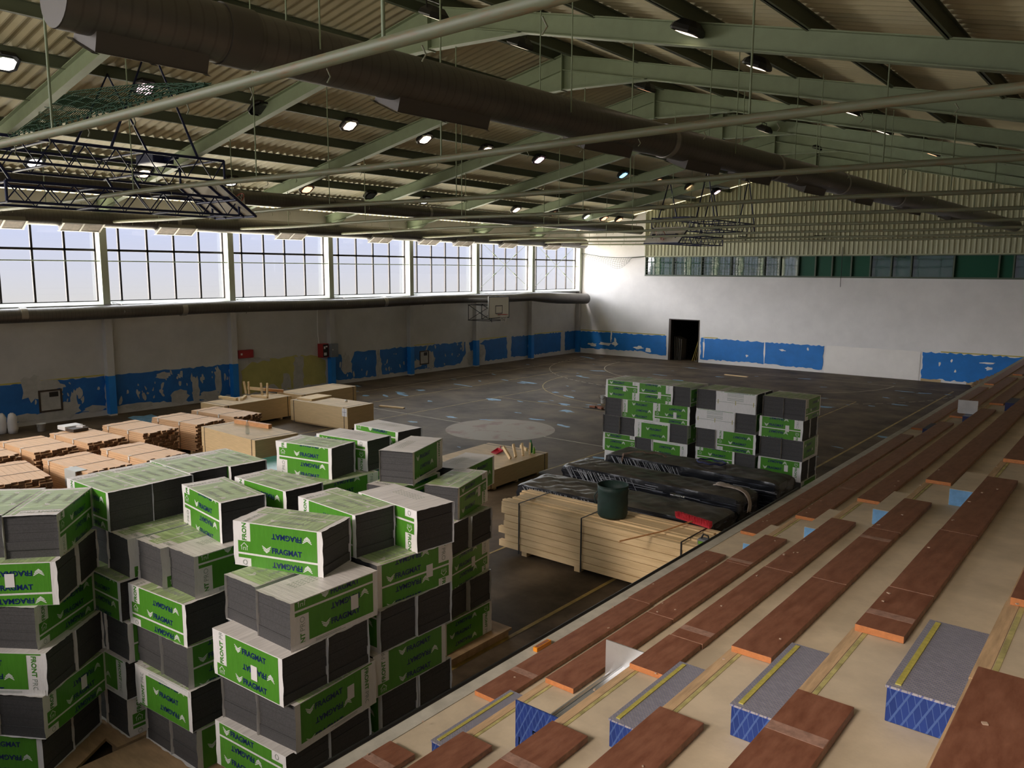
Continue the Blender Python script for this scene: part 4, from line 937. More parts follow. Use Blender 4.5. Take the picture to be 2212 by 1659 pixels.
    b = MB(); b.poly3([(16.08, 14.2, .535), (16.32, 14.12, .53), (16.36, 14.36, .56), (16.14, 14.42, .57)]); b.poly3([(16.36, 14.36, .56), (16.14, 14.42, .57), (16.14, 14.42, .63), (16.36, 14.36, .62)]); b.poly3([(16.08, 14.2, .535), (16.14, 14.42, .57), (16.14, 14.42, .63)]); b.poly3([(16.32, 14.12, .53), (16.36, 14.36, .56), (16.36, 14.36, .62)])
    o = b.build('pan', 'redbright', t); o.modifiers.new('thick', 'SOLIDIFY').thickness = .008
    MB().tube([(16.25, 14.38, .6), (16.12, 14.55, .64)], .016, 7).build('handle', 'redbright', t)
    for i, (x, y, dx, dy, dz) in enumerate(((16.96, 13.95, -.34, .12, .24), (16.93, 14.2, -.17, .1, .29), (17.0, 14.42, -.12, .1, .3), (17.06, 14.62, -.05, .08, .3), (16.75, 14.9, -.3, .1, .04))):
        p = Vector((x, y, .575 if dz < .1 else .54)); b = MB(); b.bar(p, p+Vector((dx, dy, dz)), .05, .085)
        tag(b.build('wood_wedge', 'pine', loc=(x, y, .522)), 'pale wooden wedge, %s from the red dustpan on the low panel stack' % ORD[i], 'wedge', 'wedges on the low panel stack')
    def beam(nm, label, a, c2, w, h, m='pine', grp=None):
        mid = (Vector(a)+Vector(c2))/2; b = MB().bar(a, c2, w, h); return tag(b.build(nm, m, loc=(mid.x, mid.y, mid.z-h/2)), label, 'plank', grp)
    beam('wood_offcut', 'orange edged wood offcut on the bright plywood stack', (9.75, 10.62, 1.107), (11.15, 10.78, 1.107), .12, .11, 'orangewood')
    beam('wood_offcut', 'long pale plank lying across the plywood stack with paper label', (6.66, 15.2, .835), (6.5, 16.2, .835), .7, .06)
    beam('wood_offcut', 'pale plank at the left end of the sawhorse stack', (4.1, 13.5, .85), (5.0, 13.62, .85), .1, .09)
    beam('wood_offcut', 'short pale plank lying askew beside the sawhorse', (4.55, 14.25, .845), (5.12, 13.72, .845), .09, .08)
    beam('wood_offcut', 'pale plank lying in front of the sawhorse', (4.6, 14.45, .84), (5.35, 14.6, .84), .09, .07)
    beam('loose_plank', 'loose pale plank lying on the far floor by the end wall', (12.27, 37.3, .022), (13.55, 37.2, .022), .16, .04)
    beam('loose_plank', 'loose plank lying on the floor right of the plywood stacks', (6.1, 19.15, .03), (7.2, 19.42, .03), .12, .05)
    MB()
    t = thing('sawhorse', 'small wooden sawhorse lying upside down on a plywood stack', 'sawhorse', (4.4, 14.95, .805))
    MB().bar((3.98, 14.74, 1.02), (4.66, 15.75, .86), .09, .1).build('top_beam', 'orangewood', t)
    for p, q in (((3.93, 14.66), (3.88, 14.62)), ((4.07, 14.70), (4.08, 14.68)), ((4.70, 14.82), (4.68, 14.80)), ((4.87, 14.92), (4.90, 14.92))):
        MB().bar((p[0], p[1], .81), (q[0], q[1], 1.27), .045, .07).build('leg', 'pine', t)
    for z in (1.0, 1.06): MB().bar((4.0, 14.69, z), (4.8, 14.87, z), .03, .05).build('stretcher', 'pine', t)
    b = MB(); b.lathe([(0, 0), (.05, 0), (.04, .06), (0, .07)], (8.0, 15.95, .805), 8); tag(b.build('paper_cup', 'white', loc=(8.0, 15.95, .805)), 'tiny white cup on the plywood stack with paper label', 'cup')
    # tool case on a bundle
    t = thing('tool_case', 'white and brown open case lying on a board bundle', 'case', (6.5, 7.55, .905))
    b = MB(); b.obox((6.38, 7.6, .965), (.42, .5, .11), R(4)); b.build('lid', 'white', t, bevel=.01); b = MB(); b.obox((6.78, 7.62, .945), (.34, .42, .08), R(8)); b.build('tray', 'dkwood', t)
    b = MB(); b.obox((6.76, 7.72, 1.0), (.2, .12, .05), R(30)); b.build('contents', 'paper', t)
    b = MB(); b.lathe([(0, 0), (.09, .0), (.07, .05), (.02, .08), (0, .08)], (8.6, 6.5, .905), 9); tag(b.build('crumpled_rag', 'paper', loc=(8.6, 6.5, .905)), 'crumpled white rag between two board bundles', 'rag') if False else None
    b = MB(); b.obox((11.2, 5.62, .7), (.5, .02, .4), R(3)); b.obox((11.2, 5.74, .905), (.5, .25, .012), R(3)); tag(b.build('end_wrapping', 'sill', loc=(11.2, 5.7, .5)), 'white wrapping sheet over the corner of a front row bundle', 'wrapping')
    b = MB()
    for i in range(7): b.obox((13.05+i*.04, 9.5+.0*i, .046+i*.095), (1.5, 1.0, .09), R(jit(5)))
    o = b.build('film_pack', 'teal', loc=(13.05, 9.5, .0), bevel=.012); tag(o, 'teal film covered pack behind the green topped row', 'pack')
    for nm, x, y, z, r, h, lab, cm in (('bucket', 1.3, 8.71, 0, .14, .25, 'white bucket on the floor by the left wall', 'white'), ('bucket', 12.35, 25.6, 0, .15, .32, 'white bucket on the floor left of the far packs', 'white')):
        t = thing(nm, lab, 'bucket', (x, y, z)); b = MB(); b.lathe([(0, .0), (r*.82, 0), (r, h), (r*1.04, h), (r*.94, h-.01), (r*.78, .02), (0, .02)], (x, y, z), 18); b.build('pail', cm, t)
        b = MB(); b.tube([(x+r*math.cos(a), y-.2*r*0+.0, z+h-.02-r*.75*math.sin(a)) for a in [PI*k/10 for k in range(11)]], .006, 5); b.v = [(v[0], y-r*1.05+.01*abs(v[0]-x), v[2]) for v in b.v]; b.build('handle', 'black', t)
    for i, (x, y) in enumerate(((.8, 7.72), (.98, 7.98))):
        b = MB(); n = 12; rn = random.Random(i); vs = []
        pr = [(.0, 0), (.13, .0), (.15, .15), (.14, .35), (.15, .5), (.10, .62), (.05, .66), (0, .66)]
        for r, z in pr:
            for k in range(n): q = 1+rn.uniform(-.12, .12); vs.append((x+r*q*math.cos(2*PI*k/n), y+r*q*math.sin(2*PI*k/n), z*(1+rn.uniform(-.02, .02))))
        b.add(vs, [(a*n+k, a*n+(k+1) % n, (a+1)*n+(k+1) % n, (a+1)*n+k) for a in range(len(pr)-1) for k in range(n)], 0, True)
        tag(b.build('paper_sack', 'paper', loc=(x, y, 0)), '%s crumpled whitish sack standing against the left wall' % ('left' if i == 0 else 'right'), 'sack', 'sacks by the left wall')
    # pit in the floor with rubble
    b = MB(); b.box(12.3, 13.15, 24.2, 24.75, 0, .012); tag(b.build('floor_hatch', 'black', loc=(12.7, 24.5, 0)), 'dark opened hatch in the floor left of the far packs', 'hatch')
    for i, (x, y, a) in enumerate(((12.6, 24.4, 10), (12.85, 24.5, 40), (13.0, 24.35, -20))): tag(MB().obox((x, y, .05), (.24, .12, .07), R(a)).build('brick', 'brick', loc=(x, y, .014)), 'reddish brick lying in the floor hatch, %s from the left' % ORD[i], 'brick', 'bricks in the floor hatch')
    # straw heap
    b = MB(); rn = random.Random(9)
    hz = lambda x: max(.05, min(1.25, .25+(x-23.3)*.55))
    for i in range(9): x = 23.35+i*.19; b.box(x, x+.19, 40.35, 41.4, 0, hz(x)*.72)
    for i in range(2600):
        x = 23.15+1.95*rn.random(); p = Vector((x, 40.75+rn.uniform(-.6, .6), max(.03, hz(x)*rn.uniform(.25, 1.05)))); d = Vector((rn.uniform(-1, 1), rn.uniform(-.6, .6), rn.uniform(-.5, .5))).normalized()*.16
        b.bar(p-d, p+d, .028, .016)
    tag(b.build('straw_heap', 'straw', loc=(24.4, 40.9, 0)), 'heap of brown straw at the far end of the benches', 'straw', kind='stuff')
    # wood chips on the boards
    b = MB()
    for i in range(70):
        k = rn.randrange(0, 6); y = rn.uniform(1, 11); x = TX(k)+rn.uniform(.0, .05) if i % 2 else TX(k)+rn.uniform(.05, .25); z = TZ(k)+(.006 if i % 2 else .0)+.05; b.obox((x+.02, y, z+.002), (rn.uniform(.01, .03), rn.uniform(.008, .02), .005), rn.uniform(0, 3))
    tag(b.build('wood_chips', 'seam', loc=(27, 6, 1.6)), 'scattered pale wood chips on the bench boards', 'chips', kind='stuff')
small_things()
def wall_things():
    t = thing('hydrant_box', 'small red metal box high on the left wall beside a column', 'box', (.0, 17.08, 1.65)); b = MB(); b.box(.005, .2, 16.75, 17.45, 1.65, 1.98); b.build('case', 'red', t, bevel=.008)
    b = MB(); b.box(.2, .206, 16.85, 16.93, 1.78, 1.86); b.build('lock', 'white', t)
    t = thing('alarm_cabinet', 'red fire cabinet with black front on the left wall', 'cabinet', (0, 21.05, 1.36)); b = MB(); b.box(.005, .3, 20.88, 21.27, 1.36, 1.98); b.build('case', 'red', t, bevel=.006)
    b = MB(); b.box(.3, .306, 20.96, 21.24, 1.39, 1.95); b.build('front_panel', 'black', t); b = MB(); b.box(.306, .31, 21.0, 21.08, 1.75, 1.86); b.box(.306, .31, 21.1, 21.2, 1.82, 1.88); b.box(.306, .31, 21.0, 21.15, 1.45, 1.58); b.build('labels', 'paper', t)
    t = thing('distribution_box', 'grey distribution box beside the red fire cabinet', 'box', (0, 21.45, 1.36)); b = MB(); b.box(.28, .5, 21.3, 21.66, 1.36, 1.96); b.build('case', 'grey', t, bevel=.006); b = MB(); b.box(.5, .506, 21.33, 21.37, 1.68, 1.72); b.build('lock', 'white', t); b = MB(); b.box(0, .28, 21.32, 21.4, 1.4, 1.9); b.build('mount', 'grey', t)
    b = MB(); b.tube([(.03, 20.95, 1.98), (.03, 20.9, 2.4), (.03, 20.9, 3.55)], .025, 7); tag(b.build('conduit', 'white', loc=(.03, 20.9, 1.98)), 'pale conduit pipe rising from the red fire cabinet', 'pipe')
    for i, (y0, y1, z0, z1) in enumerate(((9.22, 9.86, .45, 1.1), (27.35, 27.9, .5, 1.1))):
        t = thing('wall_niche', ['square niche with wooden frame cut into the left wall by the sacks', 'small framed niche in the blue left wall under the basketball hoop bay'][i], 'niche', (0, (y0+y1)/2, z0))
        b = MB(); b.box(0, .03, y0-.06, y0, z0-.06, z1+.06); b.box(0, .03, y1, y1+.06, z0-.06, z1+.06); b.box(0, .03, y0, y1, z1, z1+.06); b.box(0, .03, y0, y1, z0-.06, z0); b.build('frame', 'dkwood', t)
        b = MB(); b.box(0, .012, y0, y1, z0, z1); b.build('back_plate', 'putty', t); b = MB(); b.box(.012, .016, y0+(y1-y0)*.45, y1-.06, z1-.2, z1-.03); b.build('hole', 'black', t)
    # side basketball hoop
    x, y0, y1, z0, z1 = 1.75, 30.72, 32.46, 2.74, 3.93; yc = (y0+y1)/2
    t = thing('basketball_hoop', 'white backboard with red hoop on a black bracket of the left wall', 'basketball hoop', (0, yc, 2.5))
    b = MB(); b.box(x-.03, x, y0, y1, z0, z1); b.build('backboard', 'board', t)
    b = MB(); e = .05
    for a in ((y0, y1, z0, z0+e), (y0, y1, z1-e, z1), (y0, y0+e, z0, z1), (y1-e, y1, z0, z1)): b.box(x, x+.004, *a)
    for a in ((yc-.3, yc+.3, z0+.25, z0+.29), (yc-.3, yc+.3, z0+.66, z0+.7), (yc-.3, yc-.26, z0+.25, z0+.7), (yc+.26, yc+.3, z0+.25, z0+.7)): b.box(x, x+.004, *a)
    b.build('border_lines', 'black', t)
    rim(t, Vector((x+.33, yc, z0+.22)), .225, Vector((1, 0, 0)), Vector((0, 1, 0)), Vector((0, 0, -1)), Vector((x, yc, z0+.2)))
    b = MB(); r = .02
    for zz in (2.62, 3.45):
        for q in (-.55, .55): b.tube([(.26, yc+q-.3, zz), (x-.03, yc+q, zz)], r, 6)
        b.tube([(.3, yc-.85, zz), (.3, yc+.25, zz)], r, 6); b.tube([(x-.04, yc-.55, zz), (x-.04, yc+.55, zz)], r, 6)
    for q in (-.55, .55):
        b.tube([(.3, yc+q-.3, 2.62), (.3, yc+q-.3, 3.45)], r, 6); b.tube([(x-.05, yc+q, 2.55), (x-.05, yc+q, 3.5)], r, 6); b.tube([(.3, yc+q-.3, 3.45), (x-.05, yc+q, 2.62)], r, 6); b.tube([(.3, yc+q-.3, 2.62), (x-.05, yc+q, 3.45)], r*.7, 6)
    b.build('bracket', 'black', t)
    # things in the doorway
    for i in range(5):
        b = MB(); p0 = 6.82+.09*i; b.prism([(p0+.45, .0), (p0+.48, .0), (p0+.06+.1*(i/5), 1.42-.04*i), (p0+.03+.1*(i/5), 1.42-.04*i)], 1, YE+.32+.02*i, YE+1.05)
        b.v = [(v[0]-.38+(.42 if v[2] > 1 else 0)*.9, v[1], v[2]) for v in b.v]
        tag(b.build('leaning_panel', 'mdf', loc=(p0, YE+.7, 0)), 'grey panel leaning in the dark doorway, %s from the left' % ORD[i], 'panel', 'panels in the doorway')
    t = thing('tripod', 'yellow surveying tripod folded and leaning in the dark doorway', 'tripod', (8.05, YE+.5, 0))
    for a, c in (((8.02, YE+.42, 0), (8.42, YE+.6, 1.62)), ((8.12, YE+.5, 0), (8.40, YE+.62, 1.62)), ((8.2, YE+.6, .02), (8.46, YE+.64, 1.62))): MB().bar(a, c, .05, .03).build('leg', 'tripod', t)
    b = MB(); b.lathe([(0, 0), (.10, 0), (.10, .05), (.05, .10), (0, .1)], (8.42, YE+.62, 1.6), 12); b.build('head', 'tripod', t)
    b = MB(); b.obox((8.42, YE+.42, .03), (.4, .18, .06), R(12)); tag(b.build('rubble_board', 'mdf', loc=(8.42, YE+.42, 0)), 'grey board lying on the door sill', 'board')
def rim(t, c, r, ax, ay, down, root):
    b = MB(); b.tube([c+ax*r*math.cos(2*PI*k/24)+ay*r*math.sin(2*PI*k/24) for k in range(24)], .013, 6, closed=True)
    b.bar(root, c-ax*r*.95 if (c-ax*r-root).length < (c+ax*r-root).length else c+ax*r*.95, .14, .04); b.build('rim', 'rimred', t)
    n = MB()
    for k in range(12):
        for s in (-1, 1):
            pts = []
            for q in range(5):
                a = 2*PI*k/12+s*q*.26; rr = r*(1-.11*q); pts.append(c+ax*rr*math.cos(a)+ay*rr*math.sin(a)+down*(.1*q))
            n.tube(pts, .006, 4, caps=False)
    n.build('net', 'netwhite', t)
wall_things()

# ------------------------------------------------------------------ under the roof
def rails():
    data = [(1.58, 6.56), (6.58, 6.86), (11.6, 6.9), (16.55, 6.9), (21.55, 6.92), (26.55, 6.92), (31.55, 6.92), (36.55, 6.92), (40.3, 6.9)]
    for i, (y, z) in enumerate(data):
        t = thing('ceiling_rail', 'pale green rusty rail across the hall, %s from the viewer' % (['nearest', 'second', 'third', 'fourth', 'fifth', 'sixth', 'seventh', 'eighth', 'farthest'][i]), 'rail', (16.6, y, z), 'cross rails under the roof')
        b = MB(); n = 18; pts = [(.3+32.6*k/n, y, z+.03*math.sin(k*.9+i)) for k in range(n+1)]; b.tube(pts, .042 if i == 0 else .05, 8); 
        for k in range(40): 
            x = .8+k*.8; b.tube([(x, y, z-.05), (x+.03, y, z-.10), (x, y, z-.13)], .006, 4)
        b.build('tube', 'rail', t)
        for x in (4.2, 8.5, 12.9, 17.3, 21.7, 26.1, 30.3):
            MB().tube([(x, y, z), (x, y, rtop(x)-.3)], .012, 5).build('hanger_rod', 'steel', t)
rails()
def ducts():
    def duct(label, x, z, r, y0, y1, collars, outlets, group, ang, pipe=None, skew=0):
        fx = lambda y: x+skew*y
        t = thing('ventilation_duct', label, 'duct', (fx((y0+y1)/2), (y0+y1)/2, z-r), group)
        pts = pipe or [(x, y0, z), (x, y1, z)]; b = MB(); n = 28; N = 60
        if not pipe: pts = [(fx(y0+(y1-y0)*i/N), y0+(y1-y0)*i/N, z) for i in range(N+1)]; rr = r
        else: rr = [p[3] for p in pipe]; pts = [p[:3] for p in pipe]
        b.tube(pts, rr, n, caps=False); b.build('pipe', 'duct', t)
        for i_ in (0, -1):
            q = Vector(pts[i_]); r_ = rr[i_] if isinstance(rr, list) else rr; sg = -.012 if i_ == 0 else .012
            MB().tube([q, q+Vector((0, sg, 0))], r_*.985, n).build('end_cap', 'ductdk', t)
        for yy, w, m in collars:
            c = MB(); ra = r*1.05; c.tube([(fx(yy-w/2), yy-w/2, z), (fx(yy+w/2), yy+w/2, z)], ra, n); c.build('collar', m, t)
        for (ya, yb) in outlets:
            o = MB(); ca, sa = math.cos(R(ang)), math.sin(R(ang)); T = Matrix(((ca, 0, sa), (0, 1, 0), (-sa, 0, ca)))
            def P(u, y, w): q = T@Vector((u, 0, w)); return (fx(y)+q.x, y, z+q.z)
            h = r*1.3; a = r*.8
            v = [P(s*a*q, y, w) for (q, w) in ((.9, -r*.5), (1, -h)) for s in (-1, 1) for y in (ya, yb)]
            o.add(v, [(0,1,5,4), (2,3,7,6), (0,2,6,4), (1,3,7,5)], 0); g = o.build('outlet_box', 'ductdk', t)
            o = MB(); f = a*1.12
            for s in (-1, 1): 
                v = [P(s*f, ya-.05, -h), P(s*f, yb+.05, -h), P(s*(f-.05), yb+.05, -h-.01), P(s*(f-.05), ya-.05, -h-.01)]; o.add(v, [(0,1,2,3)], 1)
            for yy in (ya, (ya+yb)/2, yb): o.add([P(-f, yy-.03, -h-.012), P(f, yy-.03, -h-.012), P(f, yy+.03, -h-.012), P(-f, yy+.03, -h-.012)], [(0,1,2,3)], 1)
            o.add([P(-f, ya, -h), P(f, ya, -h), P(f, yb, -h), P(-f, yb, -h)], [(0,1,2,3)], 0)
            o.build('grille', ['grille', 'ductlite'], g)
        return t
    t = duct('big grey round duct hanging below the ridge', 22.7, 7.42, .255, 1.25, 41.1, [(2.75, .3, 'ductdk'), (10.4, .12, 'ductlite'), (14.6, .1, 'ductlite'), (18.5, .1, 'ductlite'), (23, .1, 'ductlite')], [(1.5, 2.45), (4.65, 6.1), (8.1, 9.3), (11, 12.2), (13.3, 14.4), (16.2, 17.4), (19.5, 20.8), (24, 25.4), (29, 30.4)], 'round ducts under the roof', 24, skew=.034)
    for y in (3.5, 7.5, 12.4, 16.4, 21.4, 26.4, 31.4, 36.4):
        for s in (-1, 1): MB().tube([(22.7+.034*y+s*.262, y, 7.42), (22.7+.034*y+s*.262, y, rtop(23.5)+.1)], .009, 5).build('hanger_rod', 'steel', t)
    duct('round duct hanging over the left half of the hall', 5, 7.72, .25, 3.5, 40.8, [(18, .14, 'ductdk'), (23, .14, 'ductlite')], [], 'round ducts under the roof', 0)
    duct('round duct running along the top of the windows', .82, 7.0, .29, YN+.3, 41.1, [(14, .14, 'ductlite')], [(0, 1.2), (4, 5.2), (7.5, 8.8), (9.9, 11.2), (13.2, 14.6), (18.3, 19.6), (23.3, 24.5), (26.5, 27.7), (29.0, 30.2), (32.7, 33.9), (36.8, 38.1)], 'round ducts under the roof', -30)
    ps = [(.8, YN+.3, 3.8, .235)]+[(.8, y, 3.8+.03*math.sin(y*.5), .235) for y in range(0, 35, 2)]+[(.82, 35.6, 3.8, .25), (.95, 37, 3.72, .32), (1.0, 38, 3.66, .33), (1.0, 41.1, 3.55, .33)]
    t = duct('round duct running along the wall under the windows', .8, 3.8, .235, YN+.3, 41.1, [(8.6, .2, 'ductlite'), (14.1, .2, 'ductlite'), (24.2, .2, 'ductlite'), (35.5, .1, 'ductlite')], [], 'round ducts under the roof', 0, pipe=ps)
    for k in range(-2, 6): MB().tube([(.14+.0, YC(k)+.25, 4.1), (.8, YC(k)+.25, 4.06), (1.06, YC(k)+.25, 3.8), (.8, YC(k)+.25, 3.54)], .014, 5).build('hanger_band', 'ductlite', t)
ducts()
def lamps():
    rows = {'left': [(4.05, y, 8.33) for y in (8.09, 11.26, 14.36, 17.53, 20.66, 23.78, 30.16, 33.3, 36.5, 38.28, 39.9)], 'inner left': [(10.25, y, 9.59) for y in (5.32, 8.29, 11.42, 14.5, 17.65, 20.72, 23.85, 30.09, 33.23, 36.6, 39.8)],
            'inner right': [(18.3, 9.92, 10.11), (18.3, 12.55, 10.13), (18.3, 17.91, 10.15), (18.3, 26.11, 10.16), (18.3, 31.74, 10.19)], 'right': [(22.95, 11.24, 9.32), (22.95, 14.2, 9.33), (22.95, 20.27, 9.37), (22.95, 23.32, 9.3), (22.95, 29.4, 9.37), (23.0, 37.0, 9.45)]}
    off = {('inner left', 2), ('right', 5), ('left', 4)}
    tint = {('left', 3): 'lenso', ('left', 9): 'lenso', ('left', 10): 'lenso', ('left', 7): 'lenso', ('left', 8): 'lensc', ('inner left', 1): 'lensp', ('inner left', 7): 'lensb', ('inner left', 0): 'lensc', ('inner left', 8): 'lenso', ('inner left', 9): 'lenso', ('inner left', 10): 'lensp', ('inner left', 6): 'lensp', ('inner right', 2): 'lenso', ('inner right', 4): 'lensc', ('left', 0): 'lensc', ('left', 2): 'lensc', ('left', 5): 'lensc', ('right', 4): 'lenso'}
    for nm, L in rows.items():
        for i, (x, y, z) in enumerate(L):
            s = 1 if x < RX else -1
            st = 'unlit' if (nm, i) in off else {'lenso': 'orange lit', 'lensp': 'pinkish lit', 'lensb': 'bluish lit', 'lensc': 'white lit'}.get(tint.get((nm, i)), 'warm lit')
            num = ['first', 'second', 'third', 'fourth', 'fifth', 'sixth', 'seventh', 'eighth', 'ninth', 'tenth', 'eleventh'][i]
            t = thing('hall_lamp', '%s black flood lamp, %s from the viewer in the %s row' % (st, num, nm), 'lamp', (x, y, z-.04), 'flood lamps under the roof')
            T = Matrix.Rotation(R(-32 if s > 0 else 22), 3, 'Y'); c = Vector((x, y, z)); n = 8
            oc = lambda w, d, zz: [tuple(c+T@Vector((px, py, zz))) for px, py in ((-w, -d*.55), (-w*.6, -d), (w*.6, -d), (w, -d*.55), (w, d*.55), (w*.6, d), (-w*.6, d), (-w, d*.55))]
            b = MB(); v = oc(.25, .25, -.03)+oc(.27, .27, 0)+oc(.25, .25, .07)+oc(.14, .15, .17); b.add(v, [(k*n+i_, k*n+(i_+1) % n, (k+1)*n+(i_+1) % n, (k+1)*n+i_) for k in range(3) for i_ in range(n)]+[tuple(range(3*n, 4*n))], 0)
            b.build('housing', 'lampbody', t)
            b = MB(); b.add(oc(.18, .18, -.04), [tuple(range(n))], 0); b.build('lens', 'lensoff' if (nm, i) in off else tint.get((nm, i), 'lensw'), t)
            b = MB(); top = min(rtop(x)-.02, z+.7)
            zz = min(z+.26, rtop(x)+.04)
            for q in (-.2, .2):
                b.bar(c+T@Vector((0, q, .06)), Vector((x, y+q, zz)), .03, .012)
            b.bar((x, y-.21, zz), (x, y+.21, zz), .04, .015)
            if zz < rtop(x)-.05: b.bar((x, y, zz), (x, y, rtop(x)), .025, .025); b.build('bracket', 'black', t)
lamps()
def hoists():
    for which in (0, 1):
        Y = (lambda y: y) if which == 0 else (lambda y: 42.0-y)
        lab = ['blue folding basketball hoist hanging under the roof at the left', 'dark folding basketball hoist hanging before the far gable'][which]
        t = thing('basketball_hoist', lab, 'basketball hoist', (11.2, Y(6), 6.3)); r = .03
        def tr(name, x, zt, zb, ya, yb, dx=0):
            b = MB(); n = int(abs(yb-ya)/.62)
            b.tube([(x, Y(ya), zt), (x, Y(yb), zt)], r*1.2, 6); b.tube([(x+dx, Y(ya), zb), (x+dx, Y(yb), zb)], r, 6)
            for i in range(n):
                y0, y1 = ya+(yb-ya)*i/n, ya+(yb-ya)*(i+1)/n
                b.tube([(x, Y(y0), zt), (x+dx, Y((y0+y1)/2), zb), (x, Y(y1), zt)], r*.55, 5)
            b.tube([(x, Y(ya), zt), (x+dx, Y(ya), zb)], r, 6); b.tube([(x, Y(yb), zt), (x+dx, Y(yb), zb)], r, 6)
            return b.build(name, 'navy', t)
        for x in (10.2, 12.2): tr('upper_truss', x, 7.82, 7.36, 1.6, 9.1)
        for y in (1.7, 3.4, 5.3, 7.2, 9.0):
            for z in (7.82, 7.36): MB().tube([(10.2, Y(y), z), (12.2, Y(y), z)], r*.8, 6).build('cross_tube', 'navy', t)
        for x in (10.2, 12.2):
            za = rtop(x)+.03
            for yy in (7.45, 2.6): b = MB(); b.tube([(x, Y(yy-.95), 7.82), (x, Y(yy), za), (x, Y(yy+1.0), 7.82)], r*1.05, 6); b.build('suspension_rod', 'navy', t)
        b = MB(); b.box(10.8, 11.6, min(Y(7.7), Y(8.2)), max(Y(7.7), Y(8.2)), 7.7, 7.92); b.tube([(10.3, Y(8), 7.8), (12.1, Y(8), 7.8)], .05, 8); b.build('winch', 'navy', t, bevel=.02)
        for x in (10.6, 11.8): tr('folding_arm', x, 7.02, 6.62, 4.6, 9.7)
        for y in (4.7, 6.4, 8.1, 9.5):
            for z in (7.02, 6.62): MB().tube([(10.6, Y(y), z), (11.8, Y(y), z)], r*.8, 6).build('cross_tube', 'navy', t)
        for x in (10.6, 11.8):
            for ya in (4.7, 7.3): MB().tube([(x, Y(ya), 7.02), (x, Y(ya-.2), 7.36)], r, 6).build('arm_link', 'navy', t)
        p0, p1 = Vector((0, 8.98, 7.36)), Vector((0, 9.98, 6.62)); bx0, bx1 = 10.3, 12.1; dn = (p1-p0).normalized(); nn = Vector((0, -dn.z, dn.y))   # folded board
        def Q(x, s, o=0): q = p0+dn*s+nn*o; return Vector((x, Y(q.y), q.z))
        L = (p1-p0).length; b = MB(); v = [Q(x, s, o) for x in (bx0, bx1) for s in (0, L) for o in (.0, .03)]
        b.add(v, [(0,1,3,2),(4,6,7,5),(0,4,5,1),(2,3,7,6),(0,2,6,4),(1,5,7,3)]); b.build('backboard', 'board', t)
        if which:
            b = MB()
            for (x0, x1, s0, s1) in ((bx0, bx1, 0, .05), (bx0, bx1, L-.05, L), (bx0, bx0+.05, 0, L), (bx1-.05, bx1, 0, L)): b.add([Q(x0, s0, .033), Q(x1, s0, .033), Q(x1, s1, .033), Q(x0, s1, .033)], [(0,1,2,3)])
            b.build('border_line', 'white', t)
        b = MB()
        for a, c in ((Q(bx0, 0, -.02), Q(bx1, 0, -.02)), (Q(bx0, L, -.02), Q(bx1, L, -.02)), (Q(bx0, 0, -.02), Q(bx0, L, -.02)), (Q(bx1, 0, -.02), Q(bx1, L, -.02)), (Q(10.8, 0, -.02), Q(10.8, L, -.02)), (Q(11.6, 0, -.02), Q(11.6, L, -.02)), (Q(bx0, L*.5, -.03), Q(bx1, L*.5, -.03))): b.tube([a, c], r*1.1, 6)
        b.build('board_frame', 'navy', t)
        b = MB()
        for (x0, x1, s0, s1) in ((10.9, 11.5, .87, .91), (10.9, 11.5, .45, .49), (10.9, 10.94, .45, .91), (11.46, 11.5, .45, .91)):
            b.add([Q(x0, s0, .034), Q(x1, s0, .034), Q(x1, s1, .034), Q(x0, s1, .034)], [(0,1,2,3)])
        b.build('target_square', 'white' if which else 'black', t)
        nd_ = Vector((0, nn.y*(1 if which == 0 else -1), nn.z)); ax = nd_; c = Q(11.2, L-.2, .03)+ax*.34; dd = (Q(11.2, L)-Q(11.2, 0)).normalized()
        rim(t, c, .225, ax, Vector((1, 0, 0)), dd*.4+Vector((0, 0, -.6)), Q(11.2, L-.2, .03))
hoists()
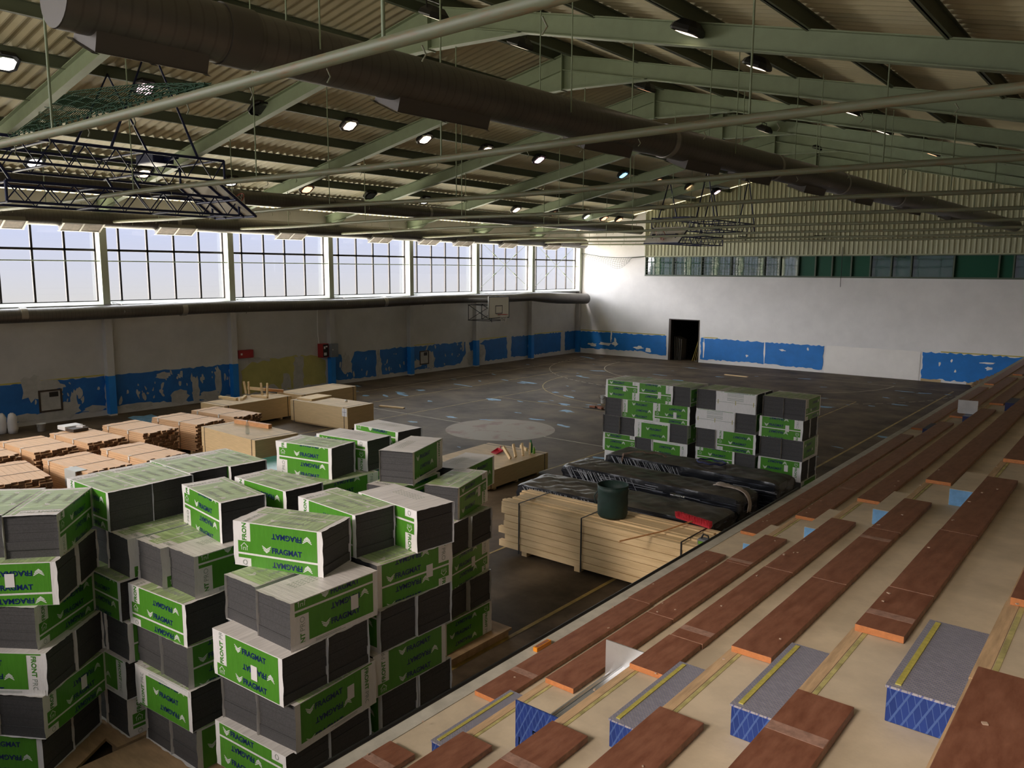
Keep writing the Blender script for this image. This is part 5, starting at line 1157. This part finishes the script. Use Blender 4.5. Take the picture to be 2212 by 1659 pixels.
def nets():
    b = MB()      # green ball net folded over the nearest rail and a cable above it
    lo = lambda u: Vector((24.15-3.6*u, 1.64, 6.62)); hi = lambda u: Vector((24.15-3.6*u, 1.72+.5*u, 6.62+.52*u**.8))
    for i in range(13):
        f = i/12; b.tube([lo(k/20).lerp(hi(k/20), f)+Vector((0, 0, .03*math.sin(k*1.3+i)*math.sin(PI*f))) for k in range(21)], .004, 4, caps=False)
    for k in range(46): u = k/45; b.tube([lo(u).lerp(hi(u), f_)+Vector((.05*f_, 0, 0)) for f_ in (0, .5, 1)], .0035, 4, caps=False)
    for k in range(30): u = k/30; b.tube([lo(u)+Vector((0, 0, .02)), lo(u+.03)+Vector((0, .02, -.05)), lo(u+.05)+Vector((0, 0, .03))], .006, 4, caps=False)
    tag(b.build('ball_net', 'net', loc=(22.5, 1.7, 6.6)), 'green ball net gathered along the nearest ceiling rail', 'net')
    b = MB(); y = YE-.12       # slack net in the corner of the far wall
    top = lambda u: (.42+4.55*u, y, 6.42-.22*u-.35*math.sin(PI*u)*.5)
    b.tube([top(k/24) for k in range(25)], .018, 5)
    dep = lambda u: .9*math.sin(PI*min(1, u*1.15))*(.7+.3*math.cos(u*9)) if u < .8 else .05
    for k in range(1, 26):
        u = k/27; p = top(u); b.tube([p, (p[0]-.15, y, p[2]-dep(u)*.5), (p[0]-.1, y-.05, p[2]-dep(u))], .006, 4, caps=False)
    for f in (.2, .4, .6, .8, 1): b.tube([(top(k/27)[0]-.12*f, y-.04*f, top(k/27)[2]-dep(k/27)*f) for k in range(28)], .006, 4, caps=False)
    tag(b.build('ball_net', 'netgrey', loc=(2.5, y, 5.6)), 'slack grey net hanging in the corner of the far wall', 'net')
    b = MB(); b.tube([(16.5, YE-.1, 6.6), (16.5, YE-.1, 4.55)], .014, 5); tag(b.build('hanging_cable', 'black', loc=(16.5, YE-.1, 4.55)), 'dark cable hanging below the gallery strip', 'cable')
    b = MB(); b.tube([(11.3, YE-.1, 7.4), (11.3, YE-.3, 7.0)], .03, 6); b.tube([(10.9, YE-.35, 7.25), (11.35, YE-.35, 7.22)], .03, 6); b.tube([(15.6, YE-.1, 7.2), (15.6, YE-.3, 6.95)], .03, 6); b.tube([(15.1, YE-.35, 7.2), (15.65, YE-.35, 7.17)], .03, 6)
    tag(b.build('wall_bracket', 'black', loc=(13, YE-.1, 7)), 'dark brackets on the ribbed gable above the gallery strip', 'bracket')
nets()
